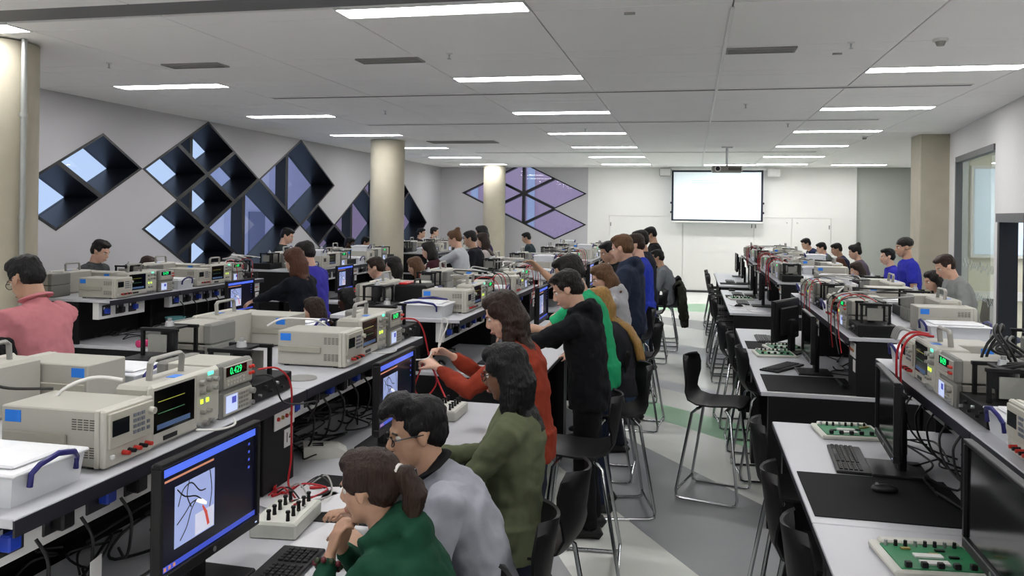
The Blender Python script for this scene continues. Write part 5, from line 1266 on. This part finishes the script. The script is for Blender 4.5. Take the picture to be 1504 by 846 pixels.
# beads on her wrist
W, D = i1[1]
for k in range(10):
    a = 2*PI*k/10; o = D.orthogonal().normalized(); q = D.cross(o)
    bp = W-D*.03+(o*math.cos(a)+q*math.sin(a))*.037
    loc = p1.matrix_basis.inverted() @ bp
    link('bracelet_bead', MB().ell((0,0,0), (.009,.009,.009), None, 8, 6).mesh('bracelet_bead', (mat('bead_red', '#5a1420', .3), mat('bead_green', '#2c3a22', .3))[k % 2], True), p1, loc)
person((-.9, 2.64, 1.30), PI+.3, 'boy in a grey sweater with spiky black hair and glasses', 'sit', top='#9a9da6', hair='quiff', hairc='black', skin='tan', hp=.1, hy=.2, glasses=True, collar='#121214', legs='#20222c', lod=0, lh=('h', .16, .16, -.36), rh=('h', .2, -.16, -.36), size=.95, seat=.7)
person((-.74, 3.28, 1.40), PI+.0, 'woman in an olive jacket with long curly black hair and glasses', 'sit', top='#5a6048', hair='long', hairc='black', skin='brown', fem=True, hp=.3, hy=-.15, glasses=True, lod=0, lh=('h', .33, .04, -.42), rh=('h', .36, -.12, -.42), hair_len=.34, legs='#17181d')
p4, i4, s4 = person((-.95, 4.14, 1.52), PI, 'woman in a rust sweater with brown hair holding cables', 'stand', lean=.18, top='#8e3522', hair='bob', hairc='brown', skin='light', fem=True, hp=.42, lod=0, lh=('h', .34, .1, -.29), rh=('h', .3, -.04, -.25), hair_len=.3, legs='#1d2230', curl=.85)
person((-.78, 5.25, 1.56), PI, 'man in a black hoodie standing at the second left bench', 'stand', lean=.16, top='#0e1014', hood=True, hair='short', hairc='dark', skin='light', hp=.45, lod=0, lh=('h', .42, .12, -.4), rh=('h', .36, -.16, -.36), legs='#0d0e12')
person((-.84, 5.72, 1.63), PI, 'man in a bright green T-shirt with raised forearm', 'stand', lean=.3, top='#1f9a66', sleeves='short', hair='short', hairc='dark', skin='tan', hp=.4, lod=1, lh=('h', .35, .15, -.35), rh=('h', .25, -.36, -.02), legs='#1c2438')
person((-.7, 6.42, 1.36), PI, 'seated girl with very long blond hair down her back', 'sit', top='#2a2a30', hair='long', hairc='blond', skin='light', fem=True, hp=.25, lod=1, hair_len=.72)
person((-.75, 7.15, 1.50), PI+.15, 'girl in a light grey hoodie with brown-blond hair', 'stand', lean=.15, top='#a9a9ac', hood=True, hair='bob', hairc='light', skin='light', fem=True, hp=.45, lod=1, hair_len=.26, legs='#20222a', lh=('h', .36, .1, -.36), rh=('h', .36, -.14, -.38))
person((-.67, 8.15, 1.72), PI-.1, 'tall man in a navy hoodie and jeans seen from behind', 'stand', lean=.08, top='#252d3f', hood=True, hair='short', hairc='light', skin='light', hp=.3, hy=-.2, lod=1, legs='#2c3d52')
person((-.98, 9.9, 1.60), PI+.4, 'dark-haired man leaning over the third left bench', 'stand', lean=.3, top='#15161a', hair='short', hairc='black', skin='tan', hp=.35, lod=1)
person((-.64, 9.6, 1.70), PI, 'man in a royal blue T-shirt behind the navy hoodie', 'stand', lean=.1, top='#2438a6', sleeves='short', hair='short', hairc='brown', skin='light', hp=.25, lod=1, legs='#39465c')
person((-.66, 10.9, 1.72), PI-.2, 'dark-haired man in a charcoal shirt behind the royal blue T-shirt', 'stand', lean=.1, top='#20222c', hair='short', hairc='dark', skin='tan', hp=.2, lod=2)
person((-.704, 14.5, 1.715), PI+.1, 'tall slim man in a black T-shirt near the end wall', 'stand', lean=.05, top='#17181b', sleeves='short', hair='short', hairc='black', skin='tan', hp=.4, lod=2)
person((-.51, 12.8, 1.4), PI, 'man in a grey T-shirt seated in front of the coat', 'sit', top='#6f7478', sleeves='long', hair='short', hairc='black', skin='tan', hp=.2, lod=1)
# window-side aisle
person((-3.745, 4.0, 1.634), PI-.1, 'man in a pink shirt with black hair looking down', 'stand', lean=.14, top='#c77f86', hair='short', hairc='black', skin='tan', hp=.5, glasses=True, collar='#c77f86', lod=0, lh=('h', .22, .2, -.55), rh=('h', .34, -.1, -.5), legs='#222630')
person((-3.64, 3.5, 1.5), PI, 'person in black cut off by the picture edge', 'stand', lean=.1, top='#101013', hair='short', hairc='black', skin='tan', hp=.3, lod=1)
person((-3.75, 7.27, 1.565), PI-.15, 'woman with straight auburn hair in a navy top', 'stand', lean=.15, top='#11151f', hair='long', hairc='red', skin='light', fem=True, hp=.35, lod=1, hair_len=.3, lh=('h', .42, .1, -.42), rh=('h', .38, -.14, -.4), legs='#12141c')
person((-3.93, 7.86, 1.605), PI-.1, 'person in a violet-blue T-shirt beside the auburn-haired woman', 'stand', lean=.15, top='#3c389e', sleeves='short', hair='short', hairc='dark', skin='light', hp=.35, lod=1)
person((-3.26, 7.42, 1.215), PI, 'black-haired person seated low behind the nearest left shelf', 'sit', top='#1a1618', hair='bob', hairc='black', skin='dark', hp=.2, lod=1, hair_len=.2, seat=.56, size=.92)
person((-3.3, 6.78, 1.24), PI, 'seated person whose brown hair just tops the shelf', 'sit', top='#1c1a1a', hair='long', hairc='brown', skin='light', hp=.2, lod=1, seat=.52, fem=True, hair_len=.25)
person((-3.5, 8.75, 1.41), PI, 'seated boy in a pale grey hoodie with brown hair', 'sit', top='#9b9ca0', hood=True, hair='short', hairc='brown', skin='light', hp=.3, lod=1)
person((-3.5, 9.3, 1.44), PI, 'seated girl in navy with long dark hair', 'sit', top='#1c2236', hair='long', hairc='dark', skin='light', fem=True, hp=.2, lod=1, hair_len=.32)
person((-3.45, 9.95, 1.36), PI, 'person in dark green with light brown hair bent low', 'sit', top='#17231f', hair='long', hairc='light', skin='light', fem=True, hp=.3, lod=1, hair_len=.3)
person((-3.6, 10.95, 1.52), PI, 'dark-haired person in a dark red top in the window-side aisle', 'stand', lean=.35, top='#3a1820', hair='bob', hairc='dark', skin='light', hp=.2, lod=2, hair_len=.22)
person((-3.5, 11.9, 1.66), PI, 'woman in a pale grey shirt with hair in a bun', 'stand', lean=.12, top='#b9bcc0', hair='bun', hairc='light', skin='light', fem=True, hp=.35, lod=2, lh=('h', .45, .1, -.42), rh=('h', .42, -.12, -.42))
person((-3.45, 12.6, 1.64), PI, 'man in a black top behind the pale grey shirt', 'stand', lean=.2, top='#14151b', hair='short', hairc='dark', skin='tan', hp=.25, lod=2)
person((-3.4, 13.2, 1.6), PI, 'woman with long brown hair behind the man in black', 'stand', lean=.1, top='#b0a8a4', hair='long', hairc='brown', skin='light', fem=True, hp=.2, lod=2, hair_len=.4)
person((-3.6, 13.9, 1.7), PI, 'dark-haired person in a purple jacket at the far window-side aisle', 'stand', lean=.1, top='#2b2144', hair='bob', hairc='black', skin='light', hp=.2, lod=2, hair_len=.2)
person((-3.5, 17.4, 1.53), PI, 'man in a dark teal jacket alone near the end wall', 'stand', lean=.12, top='#26343a', hair='short', hairc='black', skin='tan', hp=.35, lod=2)
# along the window wall
person((-6.42, 7.9, 1.57), .1, 'man in a charcoal T-shirt standing against the window wall', 'stand', lean=.15, top='#3b3d3f', sleeves='short', hair='short', hairc='dark', skin='light', hp=.4, lod=1)
person((-6.3, 8.55, 1.36), 0, 'person whose brown hair just shows behind a white tub', 'sit', top='#2a2a2c', hair='short', hairc='brown', skin='light', hp=.4, lod=2)
person((-6.42, 12.2, 1.64), .2, 'man in a dark T-shirt in front of the big diamond windows', 'stand', lean=.15, top='#23292c', hair='short', hairc='dark', skin='light', hp=.4, lod=2)
person((-6.42, 12.95, 1.5), 0, 'dark-haired woman peering over the second window-side bench', 'sit', top='#15161a', hair='bob', hairc='black', skin='light', hp=.2, lod=2, fem=True, hair_len=.2)
person((-6.42, 14.7, 1.5), 0, 'seated person in black left of the middle column', 'sit', top='#141416', hair='short', hairc='black', skin='dark', hp=.3, lod=2)
person((-6.42, 15.5, 1.5), .2, 'seated man in a cream shirt left of the middle column', 'sit', top='#b8b0a0', hair='short', hairc='black', skin='tan', hp=.4, lod=2)
person((-6.3, 18.6, 1.56), 0, 'dark-haired man right of the middle column, back row', 'stand', lean=.2, top='#241d20', hair='short', hairc='black', skin='light', hp=.2, lod=2)
person((-6.1, 19.0, 1.58), .4, 'man in a dark red top right of the middle column', 'stand', lean=.2, top='#4a1c22', hair='short', hairc='dark', skin='light', hp=.1, lod=2)
# right side
person((2.62, 9.4, 1.55), PI+.1, 'man in a grey T-shirt by the glazed partition', 'stand', lean=.3, top='#8b8e8d', sleeves='short', hair='short', hairc='brown', skin='light', hp=.45, lod=1)
person((2.74, 10.3, 1.335), PI+.2, 'dark-haired woman beside the grey T-shirt man', 'sit', top='#1d1c20', hair='bob', hairc='dark', skin='light', fem=True, hp=.2, lod=1, hair_len=.2)
person((2.7, 11.45, 1.68), PI+.05, 'man in a royal blue shirt with cropped hair', 'stand', lean=.1, top='#2a2e9c', sleeves='short', hair='cap', hairc='dark', skin='tan', hp=.15, lod=1)
person((2.74, 12.55, 1.505), PI, 'young man in a violet-blue shirt in profile', 'stand', lean=.22, top='#3432ac', sleeves='short', hair='short', hairc='black', skin='light', hp=.12, lod=1)
person((2.55, 13.9, 1.51), PI, 'woman with black hair tied up in a grey-mauve top', 'stand', lean=.2, top='#5c5262', hair='bun', hairc='black', skin='light', fem=True, hp=.25, lod=2)
person((2.6, 15.9, 1.47), PI, 'man with thick black hair behind the third right bench', 'stand', lean=.3, top='#2c2e4c', hair='short', hairc='black', skin='tan', hp=.3, lod=2)
person((2.45, 13.2, 1.27), PI+.1, 'seated girl with long brown hair behind the third right bench', 'sit', top='#241c1c', hair='long', hairc='brown', skin='light', fem=True, hp=.2, lod=2, hair_len=.3)
person((2.4, 14.4, 1.27), PI, 'seated girl with reddish brown hair and pale face', 'sit', top='#3a2e2c', hair='long', hairc='red', skin='light', fem=True, hp=.2, lod=2, hair_len=.28)
person((2.5, 17.0, 1.45), PI, 'black-haired person in grey-green at the fourth right bench', 'stand', lean=.3, top='#5d6560', hair='short', hairc='black', skin='light', hp=.3, lod=2)
person((2.42, 18.6, 1.48), PI+.2, 'person in navy leaning over the fourth right bench', 'stand', lean=.6, top='#1a2344', hair='short', hairc='black', skin='light', hp=.3, lod=2)
# cables held by the woman in rust
W, D = i4[1]; W2, D2 = i4[-1]
h1, h2 = W+D*.09, W2+D2*.09
cable([h1+Vector((-.25, -.05, -.04)), h1+Vector((-.12, -.02, -.01)), h1, (h1+h2)/2+Vector((0, 0, .01)), h2, h2+Vector((.02, .01, .06)), h2+Vector((.04, .03, .13)), h2+Vector((.01, .04, .15)), h2+Vector((0, .03, .08)), h2], .004, WHTC, 'white cable looped in the hands of the woman in rust', 'cable')
cable([h1, h1+Vector((-.03, 0, -.06)), h1+Vector((-.06, 0, -.16)), h1+Vector((0, -.02, -.2)), h1+Vector((.06, 0, -.12)), h1+Vector((.02, 0, -.02)), h1], .004, REDC, 'red lead hanging from the hands of the woman in rust', 'test lead')
bake_all()
